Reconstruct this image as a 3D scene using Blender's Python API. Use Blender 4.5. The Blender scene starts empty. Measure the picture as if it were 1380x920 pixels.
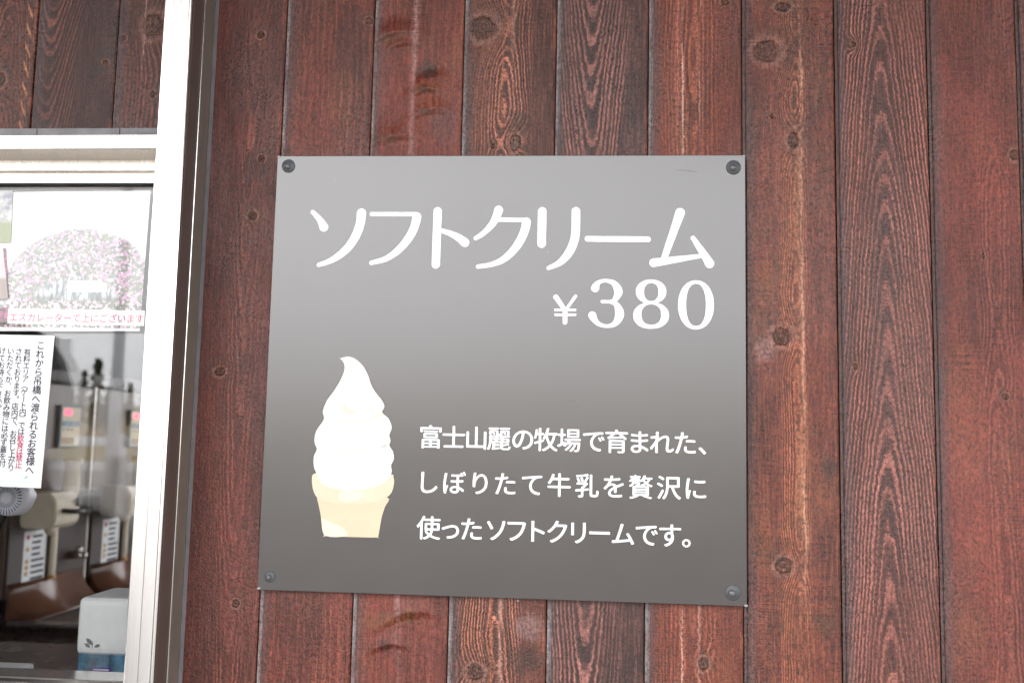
import bpy, bmesh, math, random
import numpy as np
from mathutils import Vector, Matrix

# ------------------------------------------------------------------ camera, sky, sun, exposure
SC = bpy.context.scene
COL = SC.collection
FPX = 1300.0
PITCH, YAW, ROLL = 0.10362, -0.07818, 0.02132
CAM = Vector((0.0, -1.20389, 1.5))
_f = Vector((math.sin(YAW) * math.cos(PITCH), math.cos(YAW) * math.cos(PITCH), math.sin(PITCH)))
_r0 = Vector((math.cos(YAW), -math.sin(YAW), 0))
_u0 = _r0.cross(_f)
_r = _r0 * math.cos(ROLL) + _u0 * math.sin(ROLL)
_u = _u0 * math.cos(ROLL) - _r0 * math.sin(ROLL)
cam = bpy.data.cameras.new('camera')
cam.sensor_width = 36.0
cam.lens = FPX / 1380.0 * 36.0
cam.clip_start = 0.02
cam.clip_end = 2000
cam.dof.use_dof = True
cam.dof.focus_distance = 1.22
cam.dof.aperture_fstop = 5.6
camo = bpy.data.objects.new('camera', cam)
COL.objects.link(camo)
camo.matrix_world = Matrix(((_r.x, _u.x, -_f.x, CAM.x), (_r.y, _u.y, -_f.y, CAM.y), (_r.z, _u.z, -_f.z, CAM.z), (0, 0, 0, 1)))
SC.camera = camo

SUN_EL, SUN_AZ = math.radians(46), math.radians(208)      # azimuth of the sun, measured from +Y towards +X
wd = bpy.data.worlds.new('World')
SC.world = wd
wd.use_nodes = True
wn = wd.node_tree
wn.nodes.clear()
sky = wn.nodes.new('ShaderNodeTexSky')
sky.sky_type = 'NISHITA'
sky.sun_disc = False
sky.sun_elevation = SUN_EL
sky.sun_rotation = SUN_AZ
sky.air_density = 1.0
sky.dust_density = 7.0
hs = wn.nodes.new('ShaderNodeHueSaturation')
hs.inputs['Saturation'].default_value = 0.16
bg = wn.nodes.new('ShaderNodeBackground')
bg.inputs['Strength'].default_value = 0.15
wo = wn.nodes.new('ShaderNodeOutputWorld')
wn.links.new(sky.outputs[0], hs.inputs['Color'])
cl = wn.nodes.new('ShaderNodeMix')                       # an even layer of high cloud over the sky
cl.data_type = 'RGBA'
cl.inputs[0].default_value = 0.8
cl.inputs[7].default_value = (6.3, 6.35, 6.55, 1)
wn.links.new(hs.outputs[0], cl.inputs[6])
wn.links.new(cl.outputs[2], bg.inputs['Color'])
wn.links.new(bg.outputs[0], wo.inputs['Surface'])
sl = bpy.data.lights.new('sun', 'SUN')
sl.energy = 0.8
sl.angle = math.radians(20)
sl.color = (1.0, 0.96, 0.90)
suno = bpy.data.objects.new('sun', sl)
COL.objects.link(suno)
_sd = Vector((math.sin(SUN_AZ) * math.cos(SUN_EL), math.cos(SUN_AZ) * math.cos(SUN_EL), math.sin(SUN_EL)))
suno.rotation_euler = _sd.to_track_quat('Z', 'Y').to_euler()
SC.view_settings.view_transform = 'Standard'
SC.view_settings.look = 'None'
SC.view_settings.gamma = 1.0
SC.view_settings.exposure = 2.5
SC.view_settings.use_curve_mapping = False
SC.cycles.max_bounces = 10
SC.cycles.transparent_max_bounces = 12
SC.cycles.caustics_reflective = False
SC.cycles.caustics_refractive = False
SC.cycles.use_denoising = True

R = random.Random(7)
PI = math.pi


# ------------------------------------------------------------------ helpers: pixels, meshes, objects
def ray(x, y):
    return (_f + _r * ((x - 690) / FPX) - _u * ((y - 460) / FPX))


def W(x, y, Y=0.0):
    d = ray(x, y)
    return CAM + d * ((Y - CAM.y) / d.y)


def WX(x, y, X):
    d = ray(x, y)
    return CAM + d * ((X - CAM.x) / d.x)


def tag(o, label=None, cat=None, group=None, kind=None):
    for k, v in (('label', label), ('category', cat), ('group', group), ('kind', kind)):
        if v:
            o[k] = v
    return o


def empty(name, loc, label, cat, group=None, rz=0.0):
    o = bpy.data.objects.new(name, None)
    o.empty_display_size = 0.05
    COL.objects.link(o)
    o.location = loc
    o.rotation_euler.z = rz
    return tag(o, label, cat, group)


def link(name, me, parent=None, loc=None):
    o = bpy.data.objects.new(name, me)
    COL.objects.link(o)
    if parent is not None:
        o.parent = parent
    if loc is not None:
        o.location = loc
    return o


def obj(name, bm, mat, parent=None, loc=(0, 0, 0), smooth=False, world=False):
    """one mesh object; world=True: coordinates in bm are world coordinates, the parent is unrotated"""
    me = bpy.data.meshes.new(name)
    if world and parent is not None:
        off = Vector(parent.location)
        if parent.parent is not None:
            off = off + Vector(parent.parent.location)
        bmesh.ops.translate(bm, verts=bm.verts, vec=-off)
    bm.normal_update()
    bm.to_mesh(me)
    bm.free()
    if smooth:
        for p in me.polygons:
            p.use_smooth = True
    if mat is not None:
        me.materials.append(mat)
    return link(name, me, parent, loc)


def box(bm, x0, x1, y0, y1, z0, z1, bev=0.0, seg=2):
    t = bmesh.new()
    vs = [t.verts.new(p) for p in ((x0, y0, z0), (x1, y0, z0), (x1, y1, z0), (x0, y1, z0), (x0, y0, z1), (x1, y0, z1), (x1, y1, z1), (x0, y1, z1))]
    for q in ((0, 3, 2, 1), (4, 5, 6, 7), (0, 1, 5, 4), (1, 2, 6, 5), (2, 3, 7, 6), (3, 0, 4, 7)):
        t.faces.new([vs[i] for i in q])
    if bev > 0:
        bmesh.ops.bevel(t, geom=list(t.edges), offset=bev, segments=seg, affect='EDGES', profile=0.6)
    merge(bm, t)


def merge(bm, t):
    m = {}
    for v in t.verts:
        m[v] = bm.verts.new(v.co)
    for f in t.faces:
        try:
            nf = bm.faces.new([m[v] for v in f.verts])
            nf.smooth = f.smooth
            nf.material_index = f.material_index
        except ValueError:
            pass
    t.free()


def B(*a, **k):
    bm = bmesh.new()
    box(bm, *a, **k)
    return bm


def prism(bm, prof, axis, a0, a1):
    """closed 2-D profile extruded along an axis; prof in the two other axes, in xyz order"""
    def P(p, a):
        if axis == 'z':
            return (p[0], p[1], a)
        if axis == 'x':
            return (a, p[0], p[1])
        return (p[0], a, p[1])
    lo = [bm.verts.new(P(p, a0)) for p in prof]
    hi = [bm.verts.new(P(p, a1)) for p in prof]
    n = len(prof)
    fs = [bm.faces.new([lo[i], lo[(i + 1) % n], hi[(i + 1) % n], hi[i]]) for i in range(n)]
    fs.append(bm.faces.new(lo))
    fs.append(bm.faces.new(hi))
    bmesh.ops.recalc_face_normals(bm, faces=fs)


def lathe(bm, prof, center, axis='z', n=24):
    """prof: list of (radius, height along the axis)"""
    rings = []
    for r, h in prof:
        ring = []
        for i in range(n):
            a = 2 * PI * i / n
            c, s = r * math.cos(a), r * math.sin(a)
            if axis == 'z':
                p = (c, s, h)
            elif axis == 'y':
                p = (c, h, s)
            else:
                p = (h, c, s)
            ring.append(bm.verts.new(Vector(center) + Vector(p)))
        rings.append(ring)
    fs = []
    for a, b in zip(rings[:-1], rings[1:]):
        for i in range(n):
            fs.append(bm.faces.new([a[i], a[(i + 1) % n], b[(i + 1) % n], b[i]]))
    fs.append(bm.faces.new(rings[0]))
    fs.append(bm.faces.new(rings[-1]))
    for f in fs:
        f.smooth = True
    bmesh.ops.recalc_face_normals(bm, faces=fs)


def tube(bm, pts, rad, n=10):
    pts = [Vector(p) for p in pts]
    if not hasattr(rad, '__len__'):
        rad = [rad] * len(pts)
    rings = []
    for i, p in enumerate(pts):
        t = (pts[min(i + 1, len(pts) - 1)] - pts[max(i - 1, 0)]).normalized()
        a = t.orthogonal().normalized() if i == 0 else (pa - t * pa.dot(t)).normalized()
        pa = a
        b = t.cross(a)
        rings.append([bm.verts.new(p + (a * math.cos(2 * PI * k / n) + b * math.sin(2 * PI * k / n)) * rad[i]) for k in range(n)])
    fs = []
    for A, C in zip(rings[:-1], rings[1:]):
        for k in range(n):
            fs.append(bm.faces.new([A[k], A[(k + 1) % n], C[(k + 1) % n], C[k]]))
    fs += [bm.faces.new(rings[0]), bm.faces.new(rings[-1])]
    for f in fs:
        f.smooth = True
    bmesh.ops.recalc_face_normals(bm, faces=fs)


# ------------------------------------------------------------------ helpers: node expressions
NT = None


class V:
    def __init__(s, k): s.s = k
    def __add__(s, o): return M('ADD', s, o)
    def __radd__(s, o): return M('ADD', o, s)
    def __sub__(s, o): return M('SUBTRACT', s, o)
    def __rsub__(s, o): return M('SUBTRACT', o, s)
    def __mul__(s, o): return M('MULTIPLY', s, o)
    def __rmul__(s, o): return M('MULTIPLY', o, s)
    def __truediv__(s, o): return M('DIVIDE', s, o)


def setin(sock, v):
    if isinstance(v, V):
        NT.links.new(v.s, sock)
    else:
        sock.default_value = v


def M(op, *a, clamp=False):
    n = NT.nodes.new('ShaderNodeMath')
    n.operation = op
    n.use_clamp = clamp
    for i, x in enumerate(a):
        setin(n.inputs[i], x)
    return V(n.outputs[0])


def comb(x, y, z):
    n = NT.nodes.new('ShaderNodeCombineXYZ')
    for i, v in enumerate((x, y, z)):
        setin(n.inputs[i], v)
    return V(n.outputs[0])


def noise(vec, scale=1.0, detail=2.0, rough=0.5, out='Fac'):
    n = NT.nodes.new('ShaderNodeTexNoise')
    NT.links.new(vec.s, n.inputs['Vector'])
    n.inputs['Scale'].default_value = scale
    n.inputs['Detail'].default_value = detail
    n.inputs['Roughness'].default_value = rough
    return V(n.outputs[out])


def voro(vec, scale, out='Color'):
    n = NT.nodes.new('ShaderNodeTexVoronoi')
    NT.links.new(vec.s, n.inputs['Vector'])
    n.inputs['Scale'].default_value = scale
    return V(n.outputs[out])


def white(v):
    n = NT.nodes.new('ShaderNodeTexWhiteNoise')
    n.noise_dimensions = '1D'
    setin(n.inputs['W'], v)
    return V(n.outputs['Value'])


def ss(a, b, x, lo=0.0, hi=1.0):
    n = NT.nodes.new('ShaderNodeMapRange')
    n.interpolation_type = 'SMOOTHSTEP'
    setin(n.inputs[0], x)
    n.inputs[1].default_value = a
    n.inputs[2].default_value = b
    n.inputs[3].default_value = lo
    n.inputs[4].default_value = hi
    return V(n.outputs[0])


def mix(f, a, b, mode='MIX'):
    n = NT.nodes.new('ShaderNodeMix')
    n.data_type = 'RGBA'
    n.blend_type = mode
    setin(n.inputs[0], f)
    for k, v in ((6, a), (7, b)):
        if isinstance(v, V):
            NT.links.new(v.s, n.inputs[k])
        else:
            n.inputs[k].default_value = (v[0], v[1], v[2], 1)
    return V(n.outputs[2])


def coords():
    t = NT.nodes.new('ShaderNodeTexCoord')
    s = NT.nodes.new('ShaderNodeSeparateXYZ')
    NT.links.new(t.outputs['Object'], s.inputs[0])
    return V(s.outputs[0]), V(s.outputs[1]), V(s.outputs[2]), V(t.outputs['Object'])


def new_mat(name):
    global NT
    m = bpy.data.materials.new(name)
    m.use_nodes = True
    NT = m.node_tree
    return m, NT.nodes['Principled BSDF']


def bump(p, h, dist, strength=1.0):
    n = NT.nodes.new('ShaderNodeBump')
    n.inputs['Strength'].default_value = strength
    n.inputs['Distance'].default_value = dist
    NT.links.new(h.s, n.inputs['Height'])
    NT.links.new(n.outputs[0], p.inputs['Normal'])


def plain(name, col, rough=0.5, metal=0.0, spec=0.5, var=0.12, scale=40.0, bmp=0.0, bscale=200.0, emit=None, trans=0.0):
    m, p = new_mat(name)
    x, y, z, co = coords()
    n = noise(co, scale, 4, 0.6)
    k = ss(0.3, 0.7, n, 1 - var, 1 + var)
    c = mix(1.0, col, comb(k, k, k), 'MULTIPLY')
    NT.links.new(c.s, p.inputs['Base Color'])
    rr = ss(0.3, 0.7, noise(co, scale * 0.6, 3), max(0.02, rough * 0.85), min(1, rough * 1.15))
    NT.links.new(rr.s, p.inputs['Roughness'])
    p.inputs['Metallic'].default_value = metal
    p.inputs['Specular IOR Level'].default_value = spec
    if trans:
        p.inputs['Transmission Weight'].default_value = trans
    if bmp > 0:
        bump(p, noise(co, bscale, 3), bmp)
    if emit:
        p.inputs['Emission Color'].default_value = (*emit[:3], 1)
        p.inputs['Emission Strength'].default_value = emit[3]
    return m


# ------------------------------------------------------------------ stained timber
def wood(name, seed, cx=0.06, h0=0.06, sl=0.05, sp=0.0042, amp=0.02, fz=2.0, wob=0.012, con=0.8, dark=(0.045, 0.021, 0.017), light=(0.30, 0.135, 0.10),
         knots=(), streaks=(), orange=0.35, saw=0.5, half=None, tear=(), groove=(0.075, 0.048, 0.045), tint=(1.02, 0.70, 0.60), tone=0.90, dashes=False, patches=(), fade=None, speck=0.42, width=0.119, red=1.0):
    m, p = new_mat(name)
    x, y, z, co = coords()
    s = seed * 7.31
    wb = (noise(comb(x * 5.0, s, z * 2.6), 1.0, 3, 0.55) - 0.5) * wob * 2.0
    X = x - cx + wb
    Yv = (noise(comb(s, 0.0, z * fz), 1.0, 2, 0.5) - 0.5) * amp * 1.2 + z * sl
    r = M('SQRT', X * X + h0 * h0) + Yv + (noise(comb(x * 16.0, s + 31, z * 5.0), 1.0, 3, 0.55) - 0.5) * 0.010
    kd = None          # how deep we are inside a knot
    kr = None          # ring field of the knots
    for (kx, kz, ka, kb, K) in knots:
        dx = (x - kx) / ka
        dz = (z - kz) / kb
        d2 = dx * dx + dz * dz
        dn = noise(comb(x * 110.0, s + kz, z * 110.0), 1.0, 4, 0.7) * 1.0 - 0.5
        d = M('SQRT', d2) + dn
        g = M('POWER', 2.71828, d2 * -0.16)
        r = r + g * K
        kin = ss(1.40, 0.65, d)
        rim = ss(0.75, 1.1, d) * ss(1.8, 1.15, d)
        halo = ss(4.2, 0.6, d) * ss(-3.0, 0.6, dz + dx * 0.5)
        kd = (kin, rim, halo, d) if kd is None else (M('MAXIMUM', kd[0], kin), M('MAXIMUM', kd[1], rim), M('MAXIMUM', kd[2], halo), M('MINIMUM', kd[3], d))
    jit = (noise(comb(x * 70.0, s, z * 230.0), 1.0, 3, 0.7) - 0.5) * 0.0032 + (noise(comb(x * 40.0, s, z * 16.0), 1.0, 3) - 0.5) * 0.0035
    ph = (r + jit) / sp
    fl = M('FLOOR', ph)
    fr = ph - fl
    rnd = white(fl + s)
    edge = M('ADD', rnd * 0.34, 0.30)
    line = M('SUBTRACT', fr, edge)
    light = [light[0] * 1.40 * tone, light[1] * 0.98 * tone, light[2] * 0.83 * tone]
    line = ss(0.0, 0.26, line) * ss(1.0, 0.90, fr)
    dk = ss(0.02, 0.16, fr) * ss(0.55, 0.22, fr)          # the dark seam beside every pale one
    rnd2 = white(fl + (s + 3.7))
    line = line * (rnd2 * 0.45 + 0.55) * ss(0.28, 0.52, noise(comb(x * 380.0, s + 11, z * 240.0), 1.0, 3, 0.7), 0.45, 1.15)
    # the figure fades away where the board is quarter sawn
    vis = ss(0.34, 0.60, noise(comb(x * 14.0, s + 4.0, z * 3.0), 1.0, 3), 0.30, 1.0)
    if fade is not None:
        vis = vis * ss(fade[1], fade[0], M('ABSOLUTE', x - fade[2]), 0.06, 1.0)
    if half is not None:
        vis = vis * ss(half - 0.012, half + 0.012, x, 1.0, 0.12) if half > 0 else vis * ss(-half - 0.012, -half + 0.012, x, 0.12, 1.0)
    fine = noise(comb(x * 480.0, s, z * 190.0), 1.0, 3, 0.7)
    fib = noise(comb(x * 420.0, s + 2, z * 22.0), 1.0, 3, 0.6)
    pore = noise(comb(x * 260.0, s + 5, z * 230.0), 1.0, 4, 0.8)
    porec = ss(0.36, 0.64, pore)
    wr = noise(comb(x * 170.0, s + 41, z * 105.0), 1.0, 3, 0.6)
    wrk = ss(0.0, 0.055, M('ABSOLUTE', wr - 0.5))            # fine wrinkles of the dried stain
    big = noise(comb(x * 14.0, s + 9, z * 5.0), 1.0, 3, 0.55)
    sawn = noise(comb(x * 9.0, s + 1, z * 520.0), 1.0, 2, 0.7)
    sawm = ss(0.48, 0.66, noise(comb(x * 22.0, s + 6, z * 6.0), 1.0, 2)) * saw
    dark = [a_ * b_ * c_ for a_, b_, c_ in zip(dark, tint, (0.94 * tone, 0.60 * tone, 0.47 * tone))]
    base = mix(ss(0.35, 0.68, big), dark, [c * 2.0 for c in dark])
    base = mix(ss(0.40, 0.72, fib) * 0.35, base, [c * 0.55 for c in light])
    base = mix(dk * vis * con * 0.55, base, [q * 0.45 for q in dark])
    c = mix(line * vis * con, base, light)
    # clear patches where the stain took less
    om = ss(0.52, 0.74, noise(comb(x * 18.0, s + 12, z * 9.0), 1.0, 3)) * orange
    c = mix(om, c, mix(line * vis, (0.145, 0.046, 0.020), (0.34, 0.125, 0.055)))
    for (sx, sw, sa, scol) in streaks:
        q = (x - sx + wb * 0.6 + jit * 2.0) / sw
        g = M('POWER', 2.71828, q * q * -1.0)
        g = g * ss(0.36, 0.62, noise(comb(x * 60.0, s + 15, z * 7.0), 1.0, 3))
        c = mix(g * sa, c, scol)
    for (px_, pz_, pa, pb, pw, pcol) in patches:
        ddx = (x - px_) / pa
        ddz = (z - pz_) / pb
        dd = M('SQRT', ddx * ddx + ddz * ddz) + (noise(comb(x * 60.0, s + 21, z * 60.0), 1.0, 3) - 0.5) * 0.9
        c = mix(ss(1.15, 0.45, dd) * pw, c, pcol)
    if kd is not None:
        kring = ss(0.40, 0.66, noise(comb(x * 420.0, s + 17, z * 300.0), 1.0, 3, 0.7))
        c = mix(kd[2] * ss(0.35, 0.6, noise(comb(x * 45.0, s + 61, z * 30.0), 1.0, 3)) * 0.85, c, mix(fine, (0.030, 0.012, 0.009), (0.12, 0.042, 0.022)))
        c = mix(kd[1] * 0.34, c, (0.34, 0.17, 0.13))
        c = mix(kd[0] * 0.78, c, mix(kring, (0.016, 0.007, 0.005), (0.16, 0.066, 0.042)))
    # grey band near the left edge, groove floor tinted for its sky reflection, bare red wood on the rubbed right arris
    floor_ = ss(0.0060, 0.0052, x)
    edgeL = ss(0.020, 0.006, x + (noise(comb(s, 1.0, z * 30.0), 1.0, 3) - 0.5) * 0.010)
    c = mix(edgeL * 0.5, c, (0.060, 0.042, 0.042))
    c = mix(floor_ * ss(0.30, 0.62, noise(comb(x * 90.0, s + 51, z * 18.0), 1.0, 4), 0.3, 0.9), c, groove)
    rub = ss(width - 0.0062, width - 0.0042, x) * ss(0.44, 0.64, noise(comb(x * 60.0, s + 8, z * 14.0), 1.0, 5, 0.65)) * red
    c = mix(rub * 0.6, c, (0.24, 0.075, 0.045))
    if dashes:
        dsh = ss(0.55, 0.7, M('SINE', z * 230.0 + x * 500.0)) * ss(width - 0.016, width - 0.013, x) * ss(width - 0.006, width - 0.008, x)
        c = mix(dsh * 0.8, c, (0.42, 0.16, 0.07))
    sp_ = (fine - 0.5) * speck * 4.0 + (porec - 0.5) * speck * 1.7 + (fib - 0.5) * 0.8 + (wrk - 0.72) * speck * 0.55 + (sawn - 0.5) * sawm * 2.2
    k = M('MAXIMUM', sp_ + 1.0, 0.25)
    c = mix(1.0, c, comb(k, k, k), 'MULTIPLY')
    # pale flecks in the grain
    fl_ = ss(0.735, 0.80, noise(comb(x * 260.0, s + 30, z * 200.0), 1.0, 2)) * 0.45
    c = mix(fl_ * 0.8, c, (0.34, 0.22, 0.19))
    NT.links.new(c.s, p.inputs['Base Color'])
    rough = ss(0.25, 0.75, pore, 0.26, 0.42) + (ss(0.38, 0.62, noise(comb(x * 10.0, s + 71, z * 4.0), 1.0, 3)) - 0.4) * 0.20
    NT.links.new(rough.s, p.inputs['Roughness'])
    p.inputs['Specular IOR Level'].default_value = 0.45
    h = line * vis * 0.5 + fine * 0.7 + pore * 1.5 + wrk * 0.28 + sawn * sawm * 1.2 + fib * 0.35
    if kd is not None:
        h = h + kd[0] * 1.6 - kd[1] * 1.0 + M('SINE', kd[3] * 11.0) * kd[0] * 0.5
    for (tx, tz, ta, tb, th) in tear:
        ddx = (x - tx) / ta
        ddz = (z - tz) / tb + ddx * ddx * 0.5 + (noise(comb(x * 28.0, s + 23, z * 28.0), 1.0, 3, 0.4) - 0.5) * 1.0 - ddx * 0.45
        dd = ddx * ddx + ddz * ddz * 0.7
        lump = M('POWER', 2.71828, dd * -1.0) * ss(-0.55, 0.40, ddz)
        h = h + lump * (th * 1.0)
    bump(p, h, 0.00065, 1.0)
    return m


# ------------------------------------------------------------------ materials
MT = {}
MT['alu'] = None


def alu(name, col, rough):
    m, p = new_mat(name)
    x, y, z, co = coords()
    b = noise(comb(x * 900.0, y * 900.0, z * 3.0), 1.0, 3)
    k = ss(0.3, 0.7, noise(comb(x * 60.0, y * 60.0, z * 4.0), 1.0, 3), 0.93, 1.0)
    NT.links.new(mix(1.0, col, comb(k, k, k), 'MULTIPLY').s, p.inputs['Base Color'])
    NT.links.new(ss(0.3, 0.7, b, rough * 0.85, rough * 1.2).s, p.inputs['Roughness'])
    p.inputs['Metallic'].default_value = 1.0
    bump(p, b, 0.0001, 0.35)
    return m


MT['alu'] = alu('satin_aluminium', (0.90, 0.885, 0.87), 0.20)
MT['alu_side'] = alu('brown_tinted_aluminium', (0.50, 0.46, 0.43), 0.34)
MT['alu_head'] = alu('warm_satin_aluminium', (0.78, 0.73, 0.67), 0.30)
MT['alu_side'] = plain('brown_reflection_tint', (0.150, 0.112, 0.098), 0.38, metal=0.35, var=0.06, scale=20)  # silver jamb's side, its reflection of the brown planks put into the colour
MT['alu_outer'] = plain('beige_reflection_tint', (0.25, 0.215, 0.18), 0.42, metal=0.35, var=0.06, scale=20)  # outer jamb side, wall reflection painted as a paler beige
MT['steel'] = alu('stainless_steel', (0.62, 0.58, 0.54), 0.28)
MT['sealant'] = plain('grey_sealant', (0.20, 0.19, 0.20), 0.6, bmp=0.0006, bscale=120)
MT['flash'] = plain('grey_flashing', (0.16, 0.155, 0.16), 0.45, var=0.2)
MT['gasket'] = plain('black_gasket', (0.02, 0.02, 0.02), 0.6)
MT['white'] = plain('white_vinyl', (0.86, 0.86, 0.87), 0.38, var=0.015)
MT['paper'] = plain('white_paper', (0.84, 0.845, 0.85), 0.6, var=0.02)
MT['ink'] = plain('black_ink', (0.025, 0.025, 0.05), 0.6)
MT['pink'] = plain('pink_ink', (0.50, 0.015, 0.11), 0.6)
MT['teal'] = plain('teal_ink', (0.10, 0.42, 0.36), 0.6)
MT['paleline'] = plain('pale_green_ink', (0.55, 0.74, 0.66), 0.6)
MT['cream'] = plain('cream_plastic', (0.82, 0.71, 0.54), 0.4, var=0.05)
MT['grey_pl'] = plain('warm_grey_panel', (0.13, 0.080, 0.052), 0.35, var=0.08, scale=8)
MT['dark_pl'] = plain('dark_brown_panel', (0.036, 0.017, 0.010), 0.5, var=0.15, scale=6)
MT['black_pl'] = plain('black_plastic', (0.02, 0.019, 0.018), 0.35)
MT['slate'] = plain('slate_blue_frame', (0.12, 0.17, 0.22), 0.4)
MT['button'] = plain('amber_button', (0.55, 0.30, 0.08), 0.4)
MT['led'] = plain('red_display', (0.5, 0.02, 0.03), 0.4, emit=(1.0, 0.03, 0.08, 1.2))
MT['purple'] = plain('purple_card', (0.10, 0.05, 0.28), 0.5)
MT['cone'] = plain('cone_print', (0.68, 0.525, 0.365), 0.4, var=0.03)
MT['cone2'] = plain('cone_rim_print', (0.71, 0.57, 0.42), 0.4, var=0.03)
MT['conesh'] = plain('cone_light_print', (0.80, 0.69, 0.52), 0.4, var=0.02)
MT['swirlsh'] = plain('cream_shade_print', (0.64, 0.59, 0.48), 0.4, var=0.02)
MT['swirlsh2'] = plain('cream_fold_print', (0.69, 0.645, 0.56), 0.4, var=0.02)
MT['fanpl'] = plain('white_fan_plastic', (0.72, 0.70, 0.74), 0.4)
MT['box_white'] = plain('white_card', (0.88, 0.885, 0.875), 0.45, var=0.03)
MT['leafgrey'] = plain('grey_print', (0.20, 0.20, 0.19), 0.5)
MT['bluepack'] = plain('blue_wrapper', (0.09, 0.20, 0.30), 0.3, var=0.6, scale=55)
MT['counter'] = plain('dark_counter', (0.07, 0.045, 0.035), 0.3, var=0.2)
MT['copper'] = plain('copper_brown_panel', (0.13, 0.055, 0.030), 0.22, var=0.25, scale=5)
MT['room'] = plain('shop_paint', (0.06, 0.036, 0.026), 0.7, var=0.08)
MT['soffit'] = plain('soffit_timber', (0.20, 0.12, 0.085), 0.6, var=0.25, scale=12)
MT['roofmetal'] = plain('dark_roof_metal', (0.06, 0.055, 0.05), 0.4)
MT['skin'] = plain('skin', (0.52, 0.33, 0.25), 0.5, var=0.06)
MT['hair'] = plain('dark_brown_hair', (0.030, 0.018, 0.013), 0.4, var=0.3, scale=90)
MT['jacket'] = plain('dark_grey_jacket', (0.045, 0.042, 0.045), 0.75, var=0.2, bmp=0.002, bscale=60)
MT['trousers'] = plain('navy_trousers', (0.03, 0.035, 0.055), 0.8, var=0.2)
MT['shoe'] = plain('black_shoe', (0.02, 0.02, 0.02), 0.5)
MT['galv'] = plain('galvanised_pole', (0.74, 0.75, 0.76), 0.45, var=0.06)
MT['bark'] = plain('bark', (0.07, 0.05, 0.035), 0.9, var=0.3)
MT['rail'] = plain('white_rail_paint', (0.78, 0.78, 0.77), 0.4)


def m_ground():
    m, p = new_mat('asphalt_and_concrete')
    x, y, z, co = coords()
    n = noise(co, 0.35, 5, 0.6)
    g = noise(co, 60.0, 3, 0.7)
    c = mix(ss(0.3, 0.7, n), (0.070, 0.066, 0.062), (0.105, 0.10, 0.094))
    k = ss(0.25, 0.75, g, 0.8, 1.2)
    c = mix(1.0, c, comb(k, k, k), 'MULTIPLY')
    NT.links.new(c.s, p.inputs['Base Color'])
    p.inputs['Roughness'].default_value = 0.85
    bump(p, g, 0.004)
    return m


def m_hill():
    m, p = new_mat('dry_grass_hillside')
    x, y, z, co = coords()
    n = noise(co, 0.09, 5, 0.65)
    c = mix(ss(0.3, 0.7, n), (0.10, 0.095, 0.03), (0.22, 0.15, 0.06))
    NT.links.new(c.s, p.inputs['Base Color'])
    p.inputs['Roughness'].default_value = 0.95
    return m


def m_foliage():
    m, p = new_mat('conifer_needles')
    x, y, z, co = coords()
    n = noise(co, 1.6, 3, 0.6)
    c = mix(ss(0.3, 0.7, n), (0.025, 0.042, 0.018), (0.075, 0.095, 0.035))
    NT.links.new(c.s, p.inputs['Base Color'])
    p.inputs['Roughness'].default_value = 0.8
    return m


def m_board():
    m, p = new_mat('dark_grey_coated_metal')
    x, y, z, co = coords()
    n = noise(co, 9.0, 4, 0.6)
    f = noise(comb(x * 500.0, y, z * 500.0), 1.0, 2)
    spk = ss(0.80, 0.84, noise(comb(x * 140.0, 3.0, z * 140.0), 1.0, 1)) * 0.25
    c = mix(ss(0.3, 0.7, n), (0.044, 0.037, 0.035), (0.047, 0.040, 0.038))
    c = mix(spk, c, (0.35, 0.33, 0.32))
    NT.links.new(c.s, p.inputs['Base Color'])
    smg = ss(0.55, 0.75, noise(comb(x * 6.0, 2.0, z * 14.0), 1.0, 4, 0.6))
    rr = ss(0.3, 0.7, n, 0.225, 0.24) + (f - 0.5) * 0.03 + smg * 0.018
    NT.links.new(rr.s, p.inputs['Roughness'])
    p.inputs['Specular IOR Level'].default_value = 1.0
    bump(p, noise(co, 5.0, 2) * 1.0 + f * 0.02, 0.0012, 0.3)
    return m


def m_glass():
    m = bpy.data.materials.new('window_glass')
    m.use_nodes = True
    nt = m.node_tree
    nt.nodes.clear()
    out = nt.nodes.new('ShaderNodeOutputMaterial')
    mx = nt.nodes.new('ShaderNodeMixShader')
    tr = nt.nodes.new('ShaderNodeBsdfTransparent')
    tr.inputs[0].default_value = (0.972, 0.974, 0.974, 1)
    gl = nt.nodes.new('ShaderNodeBsdfGlossy')
    gl.inputs['Roughness'].default_value = 0.0
    geo = nt.nodes.new('ShaderNodeNewGeometry')
    mr = nt.nodes.new('ShaderNodeMapRange')          # index of refraction seen from either side of the sheet
    mr.inputs[3].default_value = 1.52
    mr.inputs[4].default_value = 1 / 1.52
    fr = nt.nodes.new('ShaderNodeFresnel')
    nt.links.new(geo.outputs['Backfacing'], mr.inputs[0])
    nt.links.new(mr.outputs[0], fr.inputs[0])
    nt.links.new(fr.outputs[0], mx.inputs[0])
    nt.links.new(tr.outputs[0], mx.inputs[1])
    nt.links.new(gl.outputs[0], mx.inputs[2])
    nt.links.new(mx.outputs[0], out.inputs[0])
    return m


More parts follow.
